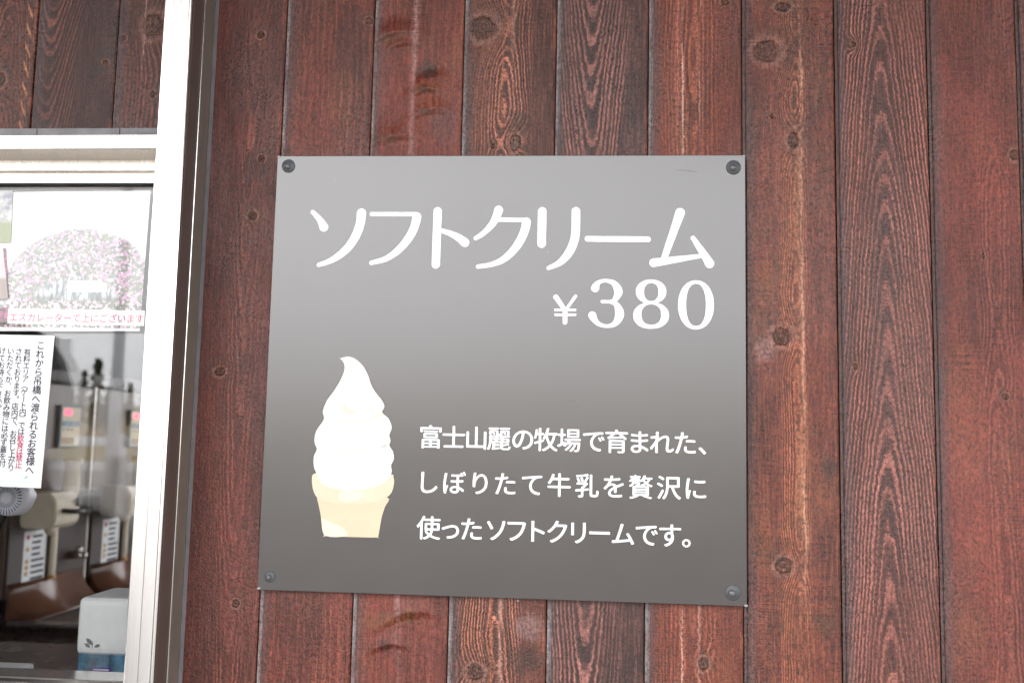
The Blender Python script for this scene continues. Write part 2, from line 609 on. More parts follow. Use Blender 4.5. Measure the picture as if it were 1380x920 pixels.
def m_poster():
    """printed photograph of an arch of pink blossom against a white sky; object origin in the middle of the arch's foot"""
    m, p = new_mat('blossom_arch_print')
    x, y, z, co = coords()
    wv = (noise(co, 22.0, 3) - 0.5) * 0.35
    ex = x / 0.108
    ez = z / 0.098
    d = M('SQRT', ex * ex + ez * ez) + wv * 0.35
    arch = ss(1.02, 0.95, d)
    ix = x / 0.062
    iz = (z + 0.004) / 0.034
    di = M('SQRT', ix * ix + iz * iz) + wv
    inner = ss(1.1, 0.85, di)
    cell = voro(co, 330.0)
    sep = NT.nodes.new('ShaderNodeSeparateColor')
    NT.links.new(cell.s, sep.inputs[0])
    a, b = V(sep.outputs[0]), V(sep.outputs[1])
    flower = mix(b, (0.58, 0.28, 0.45), (0.78, 0.56, 0.68))
    leaf = mix(b, (0.16, 0.18, 0.18), (0.26, 0.31, 0.18))
    c = mix(ss(0.48, 0.53, a), leaf, flower)
    c = mix(ss(0.93, 0.95, a), c, (0.90, 0.88, 0.88))
    land = mix(ss(0.4, 0.6, noise(comb(x * 240.0, 0.0, z * 60.0), 1.0, 3)), (0.14, 0.17, 0.19), (0.60, 0.62, 0.62))
    hut = ss(0.012, 0.013, z) * ss(0.028, 0.027, z) * ss(-0.014, -0.013, x) * ss(0.040, 0.039, x)
    land = mix(hut, land, (0.92, 0.92, 0.92))
    grass = ss(0.010, 0.002, z + wv * 0.03) * ss(0.010, 0.030, M('ABSOLUTE', x))
    land = mix(grass * 0.8, land, (0.07, 0.09, 0.06))
    c = mix(inner, c, land)
    c = mix(arch, (0.90, 0.90, 0.91), c)
    low = ss(0.004, -0.002, z + wv * 0.01)
    c = mix(low, c, mix(ss(0.45, 0.55, a), (0.14, 0.17, 0.11), (0.70, 0.50, 0.58)))
    c = mix(ss(-0.034, -0.035, z), c, (0.87, 0.87, 0.87))
    NT.links.new(c.s, p.inputs['Base Color'])
    p.inputs['Roughness'].default_value = 0.4
    return m


def m_photo(name, ca, cb, cc, sc):
    m, p = new_mat(name)
    x, y, z, co = coords()
    n = noise(co, sc, 4, 0.6)
    c = mix(ss(0.35, 0.65, n), ca, cb)
    c = mix(ss(-0.004, -0.010, z), c, cc)
    NT.links.new(c.s, p.inputs['Base Color'])
    p.inputs['Roughness'].default_value = 0.35
    return m


MT['ground'] = m_ground()
MT['hill'] = m_hill()
MT['needles'] = m_foliage()
MT['board'] = m_board()
MT['glass'] = m_glass()
MT['poster'] = m_poster()
MT['cap'] = plain('grey_screw_cap', (0.060, 0.064, 0.070), 0.5, var=0.08, spec=0.45)
MT['screw'] = plain('dark_screw', (0.10, 0.10, 0.105), 0.3, spec=0.6)
MT['scuff'] = plain('faint_scuff', (0.040, 0.034, 0.032), 0.28, spec=0.85)
MT['edge'] = plain('pale_sheet_edge', (0.32, 0.31, 0.32), 0.35)

# ------------------------------------------------------------------ setting: ground, hillside, shop room
g = bmesh.new()
box(g, -400, 400, -500, 300, -0.3, 0.0)
tag(obj('ground', g, MT['ground']), kind='structure')

hb = bmesh.new()
NXH, NYH = 70, 14
hv = {}
for i in range(NXH + 1):
    for j in range(NYH + 1):
        hx = -160 + 300 * i / NXH
        t = j / NYH
        hy = -48 - 70 * t
        hz = -0.2 + 6.2 * (t ** 0.8) + 0.9 * math.sin(hx * 0.05 + 1.0) * t + R.uniform(-0.12, 0.12) * (1 if 0 < j else 0)
        hv[i, j] = hb.verts.new((hx, hy, hz))
for i in range(NXH):
    for j in range(NYH):
        hb.faces.new([hv[i, j], hv[i, j + 1], hv[i + 1, j + 1], hv[i + 1, j]])
hb.normal_update()
tag(obj('hillside', hb, MT['hill'], smooth=True), kind='structure')

XJ = -0.49835                                   # where the planks stop beside the window
ZHEAD_W = W(100, 173).z                         # lower edge of the planks above the window
ZSILL = W(90, 914, -0.045).z                    # top of the sill
XWL = -2.30                                     # far end of the window band
ROOM_Y0, ROOM_Y1 = 0.10, 4.6
floor = B(-3.6, 1.9, ROOM_Y0, ROOM_Y1, 0.004, 0.06)
tag(obj('shop_floor', floor, MT['counter']), kind='structure')
ceil = B(-3.6, 1.9, 0.10, ROOM_Y1, 2.75, 2.85)
tag(obj('shop_ceiling', ceil, MT['room']), kind='structure')
sw = bmesh.new()
box(sw, -3.70, -3.602, 0.02, ROOM_Y1, 0.004, 2.85)
box(sw, 1.902, 2.0, 0.02, ROOM_Y1, 0.004, 0.50)            # side wall, its unseen wide opening added to brighten the machine fronts
box(sw, 1.902, 2.0, 0.02, ROOM_Y1, 2.62, 2.85)
box(sw, 1.902, 2.0, 0.02, 0.60, 0.501, 2.619)
box(sw, 1.902, 2.0, 4.2, ROOM_Y1, 0.501, 2.619)
# rear wall, unseen wide opening on its right added to light the machines
box(sw, -3.70, -1.35, ROOM_Y1, ROOM_Y1 + 0.12, 0.004, 2.85)
box(sw, 1.75, 2.0, ROOM_Y1, ROOM_Y1 + 0.12, 0.004, 2.85)
box(sw, -1.348, 1.748, ROOM_Y1, ROOM_Y1 + 0.12, 0.004, 0.45)
box(sw, -1.348, 1.748, ROOM_Y1, ROOM_Y1 + 0.12, 2.62, 2.85)
tag(obj('shop_wall', sw, MT['room']), kind='structure')
# solid core of the front wall, behind the planks
fw = bmesh.new()
box(fw, XJ + 0.001, 3.3, 0.022, 0.098, 0.004, 3.0)
box(fw, XWL, XJ, 0.022, 0.098, ZHEAD_W + 0.012, 3.0)
box(fw, XWL, XJ, 0.022, 0.098, 0.004, ZSILL - 0.03)
box(fw, -3.9, XWL - 0.001, 0.022, 0.098, 0.004, 3.0)
tag(obj('front_wall_core', fw, MT['gasket']), kind='structure')

# ------------------------------------------------------------------ plank wall
seams = [-0.74977, -0.63569, -0.5195, -0.40364, -0.28538, -0.16572, -0.04471, 0.07396, 0.19227, 0.3077, 0.42134, 0.5298]
PW = 0.1172
while seams[0] > -3.6:
    seams.insert(0, seams[0] - PW)
while seams[-1] < 2.9:
    seams.append(seams[-1] + PW)
Z0 = 1.5


def loc_px(xs, x, y):
    w = W(x, y, 0)
    return w.x - xs, w.z - Z0


def kn(xs, x, y, a, b, K):
    lx, lz = loc_px(xs, x, y)
    return (lx, lz, a, b, K)


def lx(xs, x, y):
    return loc_px(xs, x, y)[0]


def pt(xs, x, y, a, b, w, c):
    q = loc_px(xs, x, y)
    return (q[0], q[1], a, b, w, c)


ORG = (0.20, 0.075, 0.032)
DRK = (0.030, 0.015, 0.012)
PALE = (0.42, 0.23, 0.17)
i0 = seams.index(-0.74977)
spec = {}
s_ = seams[i0 - 1]
spec[i0 - 1] = dict(cx=lx(s_, 8, 60), h0=0.010, sl=0.13, sp=0.0036, con=0.85, light=(0.33, 0.12, 0.06), dashes=True, knots=[kn(s_, 0, 108, 0.008, 0.010, 0.012)], orange=0.3)
s_ = seams[i0]
spec[i0] = dict(cx=lx(s_, 68, 60), h0=0.016, sl=-0.19, sp=0.0044, con=0.75, half=0.062, light=(0.22, 0.105, 0.09), dark=(0.034, 0.021, 0.019), tint=(0.85, 0.70, 0.64), amp=0.008,
                patches=[pt(s_, 138, 70, 0.012, 0.012, 0.8, DRK), pt(s_, 130, 93, 0.014, 0.012, 0.8, DRK)], knots=[kn(s_, 141, 84, 0.004, 0.003, 0.004)], orange=0.1, saw=0.2)
s_ = seams[i0 + 1]
spec[i0 + 1] = dict(cx=lx(s_, 165, 90), h0=0.006, sl=0.012, sp=0.0060, con=0.62, wob=0.02, light=(0.30, 0.12, 0.09), dark=(0.044, 0.022, 0.019), amp=0.01,
                    knots=[kn(s_, 206, 36, 0.014, 0.017, 0.014), kn(s_, 206, 128, 0.004, 0.005, 0.004), kn(s_, 166, 52, 0.004, 0.004, 0.003)],
                    streaks=[(lx(s_, 190, 90), 0.0012, 0.9, (0.5, 0.30, 0.25))])
s_ = seams[i0 + 2]
spec[i0 + 2] = dict(cx=lx(s_, 322, 560), h0=0.010, sl=-0.050, sp=0.0042, con=0.48, amp=0.016, wob=0.008, fade=(0.010, 0.026, lx(s_, 322, 560)), light=(0.30, 0.125, 0.10), dark=(0.064, 0.028, 0.024),
                    knots=[kn(s_, 353, 214, 0.005, 0.005, 0.005), kn(s_, 341, 291, 0.006, 0.006, 0.006), kn(s_, 297, 500, 0.007, 0.006, 0.004), kn(s_, 352, 48, 0.005, 0.005, 0.004), kn(s_, 318, 812, 0.005, 0.005, 0.005)],
                    orange=0.12, saw=0.15, speck=0.40, patches=[pt(s_, 350, 225, 0.02, 0.018, 0.45, DRK), pt(s_, 285, 250, 0.03, 0.12, 0.35, (0.16, 0.085, 0.08))])
s_ = seams[i0 + 3]
spec[i0 + 3] = dict(cx=0.2, h0=0.09, sl=0.004, sp=0.007, con=0.16, light=(0.24, 0.105, 0.085), dark=(0.060, 0.027, 0.022), orange=0.34, saw=0.35, speck=0.45,
                    knots=[kn(s_, 497, 29, 0.005, 0.005, 0.003)], patches=[pt(s_, 480, 60, 0.03, 0.06, 0.35, DRK)])
s_ = seams[i0 + 4]
spec[i0 + 4] = dict(cx=0.25, h0=0.1, sl=0.002, sp=0.008, con=0.12, light=(0.26, 0.115, 0.095), dark=(0.078, 0.034, 0.029), orange=0.3, saw=0.85, speck=0.35,
                    streaks=[(lx(s_, 558, 120), 0.0035, 0.75, (0.30, 0.155, 0.14))],
                    patches=[pt(s_, 525, 52, 0.024, 0.009, 0.6, (0.115, 0.045, 0.022)), pt(s_, 577, 95, 0.014, 0.014, 0.75, (0.040, 0.024, 0.022)), pt(s_, 570, 120, 0.016, 0.007, 0.7, (0.10, 0.042, 0.024)),
                             pt(s_, 572, 150, 0.014, 0.006, 0.7, (0.09, 0.04, 0.026)), pt(s_, 520, 188, 0.022, 0.010, 0.6, (0.13, 0.052, 0.026)), pt(s_, 595, 170, 0.02, 0.03, 0.4, (0.05, 0.033, 0.033)),
                             pt(s_, 510, 835, 0.03, 0.012, 0.7, (0.15, 0.05, 0.022)), pt(s_, 550, 830, 0.014, 0.010, 0.7, (0.14, 0.05, 0.022)), pt(s_, 520, 870, 0.012, 0.01, 0.6, DRK)],
                    tear=[(*loc_px(s_, 532, 46), 0.030, 0.012, 9.0), (*loc_px(s_, 545, 58), 0.020, 0.010, 7.0), (*loc_px(s_, 578, 98), 0.022, 0.016, -9.0), (*loc_px(s_, 572, 124), 0.022, 0.012, 9.0),
                          (*loc_px(s_, 578, 152), 0.024, 0.012, 8.0), (*loc_px(s_, 528, 186), 0.034, 0.016, 8.0), (*loc_px(s_, 548, 828), 0.026, 0.012, 9.0), (*loc_px(s_, 520, 872), 0.020, 0.010, 7.0)])
s_ = seams[i0 + 5]
spec[i0 + 5] = dict(cx=lx(s_, 682, 110), h0=0.010, sl=0.030, sp=0.0034, con=0.9, amp=0.02, fz=4.0, wob=0.016, light=(0.36, 0.18, 0.13), dark=(0.048, 0.025, 0.020), orange=0.45,
                    knots=[kn(s_, 651, 38, 0.017, 0.016, 0.020), kn(s_, 694, 192, 0.007, 0.011, 0.018), kn(s_, 664, 197, 0.003, 0.004, 0.003), kn(s_, 640, 905, 0.010, 0.010, 0.012)],
                    patches=[pt(s_, 694, 192, 0.005, 0.010, 0.8, (0.42, 0.30, 0.27)), pt(s_, 700, 165, 0.02, 0.02, 0.5, DRK), pt(s_, 712, 845, 0.022, 0.018, 0.5, (0.22, 0.13, 0.12)), pt(s_, 710, 890, 0.03, 0.02, 0.6, DRK)],
                    streaks=[(lx(s_, 690, 110), 0.003, 0.6, (0.48, 0.26, 0.20)), (lx(s_, 661, 860), 0.0014, 0.7, (0.4, 0.13, 0.06))], fade=(0.028, 0.045, lx(s_, 675, 100)))
s_ = seams[i0 + 6]
spec[i0 + 6] = dict(cx=lx(s_, 800, 100), h0=0.016, sl=-0.080, sp=0.0040, con=0.95, amp=0.010, wob=0.006, light=(0.25, 0.14, 0.135), dark=(0.040, 0.028, 0.028), tint=(0.85, 0.74, 0.70), orange=0.05, saw=0.5, fade=(0.034, 0.056, lx(s_, 795, 100)))
s_ = seams[i0 + 7]
spec[i0 + 7] = dict(cx=lx(s_, 936, 100), h0=0.010, sl=-0.012, sp=0.0046, con=0.55, amp=0.012, wob=0.008, light=(0.34, 0.15, 0.095), dark=(0.085, 0.034, 0.023), orange=0.55,
                    streaks=[(lx(s_, 921, 100), 0.0011, 1.0, (0.60, 0.38, 0.29)), (lx(s_, 914, 100), 0.0007, 0.7, (0.5, 0.27, 0.19)), (lx(s_, 943, 100), 0.0010, 0.9, (0.44, 0.22, 0.17)), (lx(s_, 910, 870), 0.006, 0.6, (0.30, 0.085, 0.055))],
                    fade=(0.024, 0.04, lx(s_, 930, 100)), knots=[kn(s_, 948, 893, 0.006, 0.008, 0.006), kn(s_, 977, 4, 0.005, 0.004, 0.004)], speck=0.45)
s_ = seams[i0 + 8]
spec[i0 + 8] = dict(cx=lx(s_, 1072, 350), h0=0.006, sl=0.012, sp=0.0028, con=0.75, amp=0.014, fz=4.5, wob=0.007, light=(0.36, 0.17, 0.10), dark=(0.075, 0.034, 0.028), orange=0.5, saw=0.8,
                    knots=[kn(s_, 1033, 69, 0.016, 0.015, 0.018), kn(s_, 1069, 189, 0.007, 0.012, 0.012), kn(s_, 1054, 453, 0.012, 0.012, 0.012), kn(s_, 1056, 761, 0.010, 0.010, 0.012), kn(s_, 1040, 157, 0.003, 0.003, 0.002), kn(s_, 1055, 10, 0.01, 0.006, 0.006)],
                    streaks=[(lx(s_, 1076, 350), 0.0055, 0.42, (0.36, 0.155, 0.08)), (lx(s_, 1081, 350), 0.0016, 0.80, (0.54, 0.28, 0.18))], fade=(0.012, 0.022, lx(s_, 1070, 400)),
                    patches=[pt(s_, 1030, 380, 0.014, 0.03, 0.55, (0.14, 0.045, 0.018)), pt(s_, 1025, 740, 0.014, 0.035, 0.6, (0.12, 0.038, 0.014)), pt(s_, 1118, 630, 0.012, 0.02, 0.6, DRK), pt(s_, 1115, 842, 0.02, 0.016, 0.65, (0.06, 0.026, 0.014)), pt(s_, 1030, 470, 0.014, 0.02, 0.4, (0.30, 0.17, 0.16))])
s_ = seams[i0 + 9]
spec[i0 + 9] = dict(cx=lx(s_, 1193, 350), h0=0.014, sl=0.082, sp=0.0042, con=1.0, amp=0.014, fz=2.6, wob=0.007, light=(0.27, 0.135, 0.122), dark=(0.058, 0.034, 0.032), tint=(0.95, 0.70, 0.62), orange=0.08, saw=0.35,
                    knots=[kn(s_, 1150, 60, 0.003, 0.004, 0.012), kn(s_, 1153, 494, 0.003, 0.0045, 0.003)])
s_ = seams[i0 + 10]
spec[i0 + 10] = dict(cx=lx(s_, 1345, 400), h0=0.008, sl=0.030, sp=0.0040, con=0.55, amp=0.022, fz=4.0, wob=0.010, light=(0.31, 0.135, 0.11), dark=(0.110, 0.046, 0.040), tint=(1.1, 0.78, 0.70), orange=0.3, saw=0.9, fade=(0.014, 0.026, lx(s_, 1345, 400)),
                     knots=[kn(s_, 1367, 209, 0.006, 0.007, 0.006), kn(s_, 1355, 534, 0.004, 0.004, 0.005), kn(s_, 1325, 345, 0.002, 0.004, 0.003)],
                     patches=[pt(s_, 1300, 560, 0.03, 0.10, 0.35, (0.20, 0.062, 0.034)), pt(s_, 1265, 520, 0.006, 0.04, 0.7, (0.055, 0.04, 0.042)), pt(s_, 1300, 860, 0.03, 0.05, 0.35, (0.20, 0.062, 0.034))])
s_ = seams[i0 + 11]
spec[i0 + 11] = dict(cx=0.06, h0=0.012, sl=-0.04, con=0.5, dark=(0.085, 0.036, 0.030))

wall = empty('plank_wall', (0, 0, Z0), 'wall of dark reddish brown stained vertical timber planks with knots and cathedral grain', 'wall')


def plank_mesh(w, zlo, zhi):
    """one board: recessed reveal on its left, square arris, flat face, rubbed chamfer on its right"""
    prof = [(0.0006, 0.020), (0.0006, 0.0028), (0.0040, 0.0028), (0.0045, 0.0008), (0.0056, 0.0), (w - 0.0052, 0.0), (w - 0.0030, 0.0006), (w - 0.0012, 0.0019), (w - 0.0004, 0.0042), (w - 0.0004, 0.020)]
    bm = bmesh.new()
    prism(bm, prof, 'z', zlo, zhi)
    return bm


wood_extra = []
for k in range(5):
    wood_extra.append(wood('stained_plank_plain_%d' % k, 40 + k * 1.7, cx=R.uniform(0.03, 0.09), h0=R.uniform(0.008, 0.016), sl=R.uniform(-0.09, 0.09), con=R.uniform(0.4, 0.8), dark=(0.06, 0.029, 0.024),
                           knots=[(R.uniform(0.02, 0.1), R.uniform(-0.6, 0.6), 0.007, 0.008, 0.008)]))
for i in range(len(seams) - 1):
    xs, xe = seams[i], seams[i + 1]
    w = xe - xs
    if i in spec:
        if i <= i0 + 2:
            spec[i]['tone'] = 0.66 if i < i0 + 2 else 0.82
        else:
            spec[i]['tone'] = {3: 1.12, 4: 1.0, 5: 0.9, 6: 0.9, 7: 0.92, 8: 0.88, 9: 0.95, 10: 0.76, 11: 0.85}[i - i0]
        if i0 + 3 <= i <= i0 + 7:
            spec[i]['groove'] = (0.21, 0.185, 0.185)  # paler groove floors: sky reflection put into their colour
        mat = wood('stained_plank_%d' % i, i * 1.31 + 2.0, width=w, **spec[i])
    else:
        mat = wood_extra[i % 5]
    segs = [(0.10, 2.98)]
    if xe < XJ and xe > XWL:
        segs = [(0.10, ZSILL - 0.03), (ZHEAD_W + R.uniform(-0.0008, 0.0008), 2.98)]
    for (a, b) in segs:
        bm = plank_mesh(w if xe < XJ or xs > XJ else w, a - Z0, b - Z0)
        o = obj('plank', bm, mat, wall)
        o.location = (xs, R.uniform(-0.0006, 0.0006), 0)

# ------------------------------------------------------------------ service window
YF = -0.075                                     # front of the frame
YM = -0.035                                     # step on its side
YG = -0.018                                     # glass
XO = W(240.5, 920, -0.004).x                    # outer side of the frame
win = empty('service_window', (XJ, 0, ZSILL), 'silver aluminium framed shop window left of the grey menu board', 'window')


def wobj(name, bm, mat, parent=None, smooth=False):
    return obj(name, bm, mat, parent or win, smooth=smooth, world=True)


X1 = XO - 0.0014
xl = X1 - 0.0362                                # left edge of the jamb face
ZT, ZB = 2.97, 0.10
pf = [(XO, -0.003), (XO, YM), (X1, YM - 0.001), (X1, YF + 0.0012), (X1 - 0.0012, YF), (X1 - 0.0030, YF), (X1 - 0.0030, YF + 0.006), (X1 - 0.0042, YF + 0.006), (X1 - 0.0042, YF + 0.0004),
      (X1 - 0.0165, YF + 0.0004), (X1 - 0.0172, YF + 0.0016), (X1 - 0.0184, YF + 0.0016), (X1 - 0.0190, YF), (xl + 0.0016, YF), (xl, YF + 0.0016), (xl, 0.03), (XO - 0.006, 0.03), (XO - 0.006, -0.003)]
jb = bmesh.new()
prism(jb, pf, 'z', ZB, ZT)
jo = wobj('jamb', jb, None)
jo.data.materials.append(MT['alu'])
jo.data.materials.append(MT['alu_side'])
jo.data.materials.append(MT['alu_outer'])
for pgn in jo.data.polygons:
    c = pgn.center + Vector(win.location)
    if pgn.normal.x > 0.7 and c.x > X1 - 0.0005:
        pgn.material_index = 2 if c.x > XO - 0.0005 else 1
# thin raised lines on the brown-tinted side
for yy in (YM - 0.006, YF + 0.007):
    wobj('side_ridge', B(X1 - 0.0005, X1 + 0.0006, yy - 0.0008, yy + 0.0008, ZB, ZT), MT['alu_side'], jo)
wobj('side_lip', B(X1 + 0.0006, XO + 0.0003, YM - 0.0008, YM + 0.0002, ZB, ZT), MT['alu_outer'], jo)
sb = bmesh.new()
prism(sb, [(XO, 0.002), (XO, -0.0075), (XO + 0.0015, -0.0085), (XJ + 0.0005, -0.0042), (XJ + 0.0018, 0.002)], 'z', ZB, ZT)
wobj('sealant', sb, MT['sealant'])
# head
zf1 = W(100, 181.5, YF).z
zf0 = W(100, 201, YF).z
zs1 = W(100, 216.5, -0.036).z
zs0 = W(100, 229.5, -0.036).z
zq1 = W(100, 233.5, -0.027).z
zq0 = W(100, 246, -0.027).z
hd = bmesh.new()
prism(hd, [(0.03, zf1), (YF + 0.001, zf1), (YF, zf1 - 0.001), (YF, zf0 + 0.001), (YF + 0.001, zf0), (-0.036, zs1), (-0.036, zs0), (-0.029, zs0 + 0.0005), (-0.029, zq1), (-0.0265, zq1), (-0.0265, zq0), (0.03, zq0)], 'x', XWL, xl + 0.0005)
wobj('head_rail', hd, MT['alu_head'])
wobj('head_gasket', B(XWL, xl, -0.0262, -0.012, zq0 - 0.0018, zq0 + 0.0004), MT['gasket'])
wobj('flashing', B(XWL, xl, -0.004, 0.0215, zf1 - 0.004, ZHEAD_W - 0.0014), MT['flash'])
for k in range(6):
    xx = W(44 + k * 112 - 448, 178, -0.012).x
    wobj('flashing_joint', B(xx - 0.0012, xx + 0.0012, -0.0055, -0.0035, zf1 - 0.002, ZHEAD_W - 0.002), MT['sealant'])
# sash rail and sill
zr = W(90, 914.0, -0.030).z
br = bmesh.new()
prism(br, [(-0.030, zr), (-0.032, zr - 0.0015), (-0.032, zr - 0.006), (-0.036, zr - 0.0065), (-0.038, zr - 0.030), (0.012, zr - 0.030), (0.012, zr)], 'x', XWL, xl + 0.0005)
wobj('sash_rail', br, MT['alu'])
wobj('sill', B(XWL, xl + 0.0004, -0.095, 0.02, zr - 0.062, zr - 0.0305, bev=0.002), MT['alu'])
wobj('glass_pane', B(XWL + 0.002, xl + 0.010, YG, YG + 0.005, zr - 0.004, zq0 + 0.004), MT['glass'])
wobj('glass_pane', B(XWL + 0.002, xl + 0.010, YG + 0.018, YG + 0.023, zr - 0.004, zq0 + 0.004), MT['glass'])  # second pane added to strengthen the sky reflection
fj = bmesh.new()
box(fj, XWL - 0.05, XWL + 0.002, YF, 0.03, ZB, ZT, bev=0.002)
wobj('jamb', fj, MT['alu'])
fj = bmesh.new()
box(fj, -1.50, -1.455, -0.045, 0.02, zr - 0.0005, zq0 + 0.001, bev=0.002)
wobj('mullion', fj, MT['alu'])

# ------------------------------------------------------------------ lettering: shapes from a field, marched to a flat mesh
def march(F, ox, oy, h):
    """cells of the grid where F > 0, as 2-D polygons (x right, y up); F[j, i] at (ox+i*h, oy+j*h)"""
    ny, nx = F.shape
    pos = F > 0
    polys = []
    full = pos[:-1, :-1] & pos[1:, :-1] & pos[:-1, 1:] & pos[1:, 1:]
    any_ = pos[:-1, :-1] | pos[1:, :-1] | pos[:-1, 1:] | pos[1:, 1:]
    for j in range(ny - 1):
        i = 0
        row = full[j]
        while i < nx - 1:
            if row[i]:
                k = i
                while k < nx - 1 and row[k]:
                    k += 1
                polys.append([(ox + i * h, oy + j * h), (ox + k * h, oy + j * h), (ox + k * h, oy + j * h + h), (ox + i * h, oy + j * h + h)])
                i = k
            else:
                if any_[j, i]:
                    cs = [(i, j), (i + 1, j), (i + 1, j + 1), (i, j + 1)]
                    out = []
                    for a in range(4):
                        p, q = cs[a], cs[(a + 1) % 4]
                        fp, fq = F[p[1], p[0]], F[q[1], q[0]]
                        if fp > 0:
                            out.append((ox + p[0] * h, oy + p[1] * h))
                        if (fp > 0) != (fq > 0):
                            t = fp / (fp - fq)
                            out.append((ox + (p[0] + (q[0] - p[0]) * t) * h, oy + (p[1] + (q[1] - p[1]) * t) * h))
                    if len(out) >= 3:
                        polys.append(out)
                i += 1
    return polys


def stroke_field(strokes, x0, x1, y0, y1, h, holes=(), ells=()):
    xs = np.arange(x0, x1, h)
    ys = np.arange(y0, y1, h)
    GX, GY = np.meshgrid(xs, ys)
    F = np.full(GX.shape, -1e3)
    for st in strokes:
        st = smooth_path(st)
        for (ax, ay, ar), (bx, by, b_r) in zip(st[:-1], st[1:]):
            dx, dy = bx - ax, by - ay
            L = dx * dx + dy * dy + 1e-9
            t = np.clip(((GX - ax) * dx + (GY - ay) * dy) / L, 0, 1)
            F = np.maximum(F, ar + (b_r - ar) * t - np.hypot(GX - ax - dx * t, GY - ay - dy * t))
    for (cx, cy, rx, ry) in ells:
        F = np.maximum(F, (1 - (np.abs((GX - cx) / rx) ** 2.15 + np.abs((GY - cy) / ry) ** 2.15) ** (1 / 2.15)) * min(rx, ry))
    for (cx, cy, rx, ry) in holes:
        F = np.minimum(F, ((np.abs((GX - cx) / rx) ** 2.3 + np.abs((GY - cy) / ry) ** 2.3) ** (1 / 2.3) - 1) * min(rx, ry))
    return F


def smooth_path(p, n=5):
    if len(p) < 3:
        return p
    q = []
    P_ = [p[0]] + list(p) + [p[-1]]
    for i in range(1, len(P_) - 2):
        a, b, c, d = (np.array(P_[i + k], float) for k in (-1, 0, 1, 2))
        for k in range(n):
            t = k / n
            v = 0.5 * ((2 * b) + (c - a) * t + (2 * a - 5 * b + 4 * c - d) * t * t + (3 * b - a - 3 * c + d) * t ** 3)
            q.append(tuple(v))
    q.append(tuple(p[-1]))
    return q


_fc = bpy.data.curves.new('glyph_source', 'FONT')
_fo = bpy.data.objects.new('glyph_source', _fc)
COL.objects.link(_fo)
GL = {}


def glyph(ch, sx=0.020, sy=0.012, th=0.26, n=72):
    """rounded and thickened outline of a character, in em units around the centre of its box"""
    key = (ch, sx, th, n)
    if key in GL:
        return GL[key]
    _fc.body = ch
    _fc.size = 1.0
    _fc.resolution_u = 4
    dg = bpy.context.evaluated_depsgraph_get()
    dg.update()
    ev = _fo.evaluated_get(dg)
    me = ev.to_mesh()
    vv = np.array([v.co[:2] for v in me.vertices])
    cnt = {}
    for p in me.polygons:
        for e in p.edge_keys:
            cnt[e] = cnt.get(e, 0) + 1
    ed = np.array([e for e, c in cnt.items() if c == 1])
    ev.to_mesh_clear()
    A, C = vv[ed[:, 0]], vv[ed[:, 1]]
    mg = 0.12
    S3 = 3
    N = int((1 + 2 * mg) * n)
    h = 1.0 / n
    occ = np.zeros((N * S3, N * S3))
    xs = -mg + (np.arange(N * S3) + 0.5) * h / S3
    for j in range(N * S3):
        yy = -mg - 0.12 + (j + 0.5) * h / S3 + 1e-7
        k = (A[:, 1] > yy) != (C[:, 1] > yy)
        if k.any():
            a, c = A[k], C[k]
            cr = np.sort(a[:, 0] + (yy - a[:, 1]) / (c[:, 1] - a[:, 1]) * (c[:, 0] - a[:, 0]))
            occ[j] = np.searchsorted(cr, xs) % 2
    F = occ.reshape(N, S3, N, S3).mean((1, 3))
    for ax, sg in ((1, sx * n), (0, sy * n)):
        kk = np.arange(-6, 7)
        wgt = np.exp(-0.5 * (kk / sg) ** 2)
        wgt /= wgt.sum()
        F = sum(np.roll(F, k, ax) * w_ for k, w_ in zip(kk, wgt))
    polys = march(F - th, -mg + h / 2 - 0.5, -mg - 0.12 + h / 2 - 0.38, h)
    GL[key] = polys
    return polys


def flat_mesh(name, polys, mat, parent, smoothp=False):
    """polys: list of 3-D polygons in world coordinates"""
    off = Vector(parent.location)
    if parent.parent is not None:
        off = off + Vector(parent.parent.location)
    vs, fs = [], []
    for p in polys:
        fs.append(list(range(len(vs), len(vs) + len(p))))
        vs += [tuple(Vector(q) - off) for q in p]
    me = bpy.data.meshes.new(name)
    me.from_pydata(vs, [], fs)
    me.materials.append(mat)
    bm = bmesh.new()
    bm.from_mesh(me)
    bmesh.ops.remove_doubles(bm, verts=bm.verts, dist=1e-6)
    bm.normal_update()
    for f in bm.faces:
        if f.normal.y > 0:
            f.normal_flip()
    bm.to_mesh(me)
    bm.free()
    return link(name, me, parent)


def to_board(polys, Y, conv):
    return [[W(*conv(x, y), Y) for (x, y) in p] for p in polys]


# ------------------------------------------------------------------ the menu board
YB = -0.012                                   # its face
bx0, bx1, bz0, bz1 = -0.40544, 0.19456, 1.31078, 1.86376
# re-seat the corners on the board's own plane
bx0, bz1 = (W(372.9, 209.8, YB).x * 0.5 + W(347.6, 794.5, YB).x * 0.5), (W(372.7, 209.6, YB).z * 0.5 + W(1003.8, 209.4, YB).z * 0.5)
bx1, bz0 = (W(1003.8, 209, YB).x * 0.5 + W(1007, 816, YB).x * 0.5), (W(347.4, 794.5, YB).z * 0.5 + W(1007, 816.6, YB).z * 0.5)
board = empty('menu_board', (bx0, 0, bz0), 'large square dark grey metal menu board with white lettering and a soft serve cone picture', 'sign')
pb = bmesh.new()
box(pb, bx0, bx1, YB, YB + 0.003, bz0, bz1, bev=0.0007, seg=2)
panel = obj('panel', pb, MT['board'], board, world=True)
for (sx_, sz_) in ((bx0 + 0.05, bz0 + 0.05), (bx1 - 0.05, bz0 + 0.05), (bx0 + 0.05, bz1 - 0.05), (bx1 - 0.05, bz1 - 0.05)):
    obj('spacer', B(sx_ - 0.012, sx_ + 0.012, YB + 0.0031, 0.0005, sz_ - 0.012, sz_ + 0.012), MT['gasket'], board, world=True)
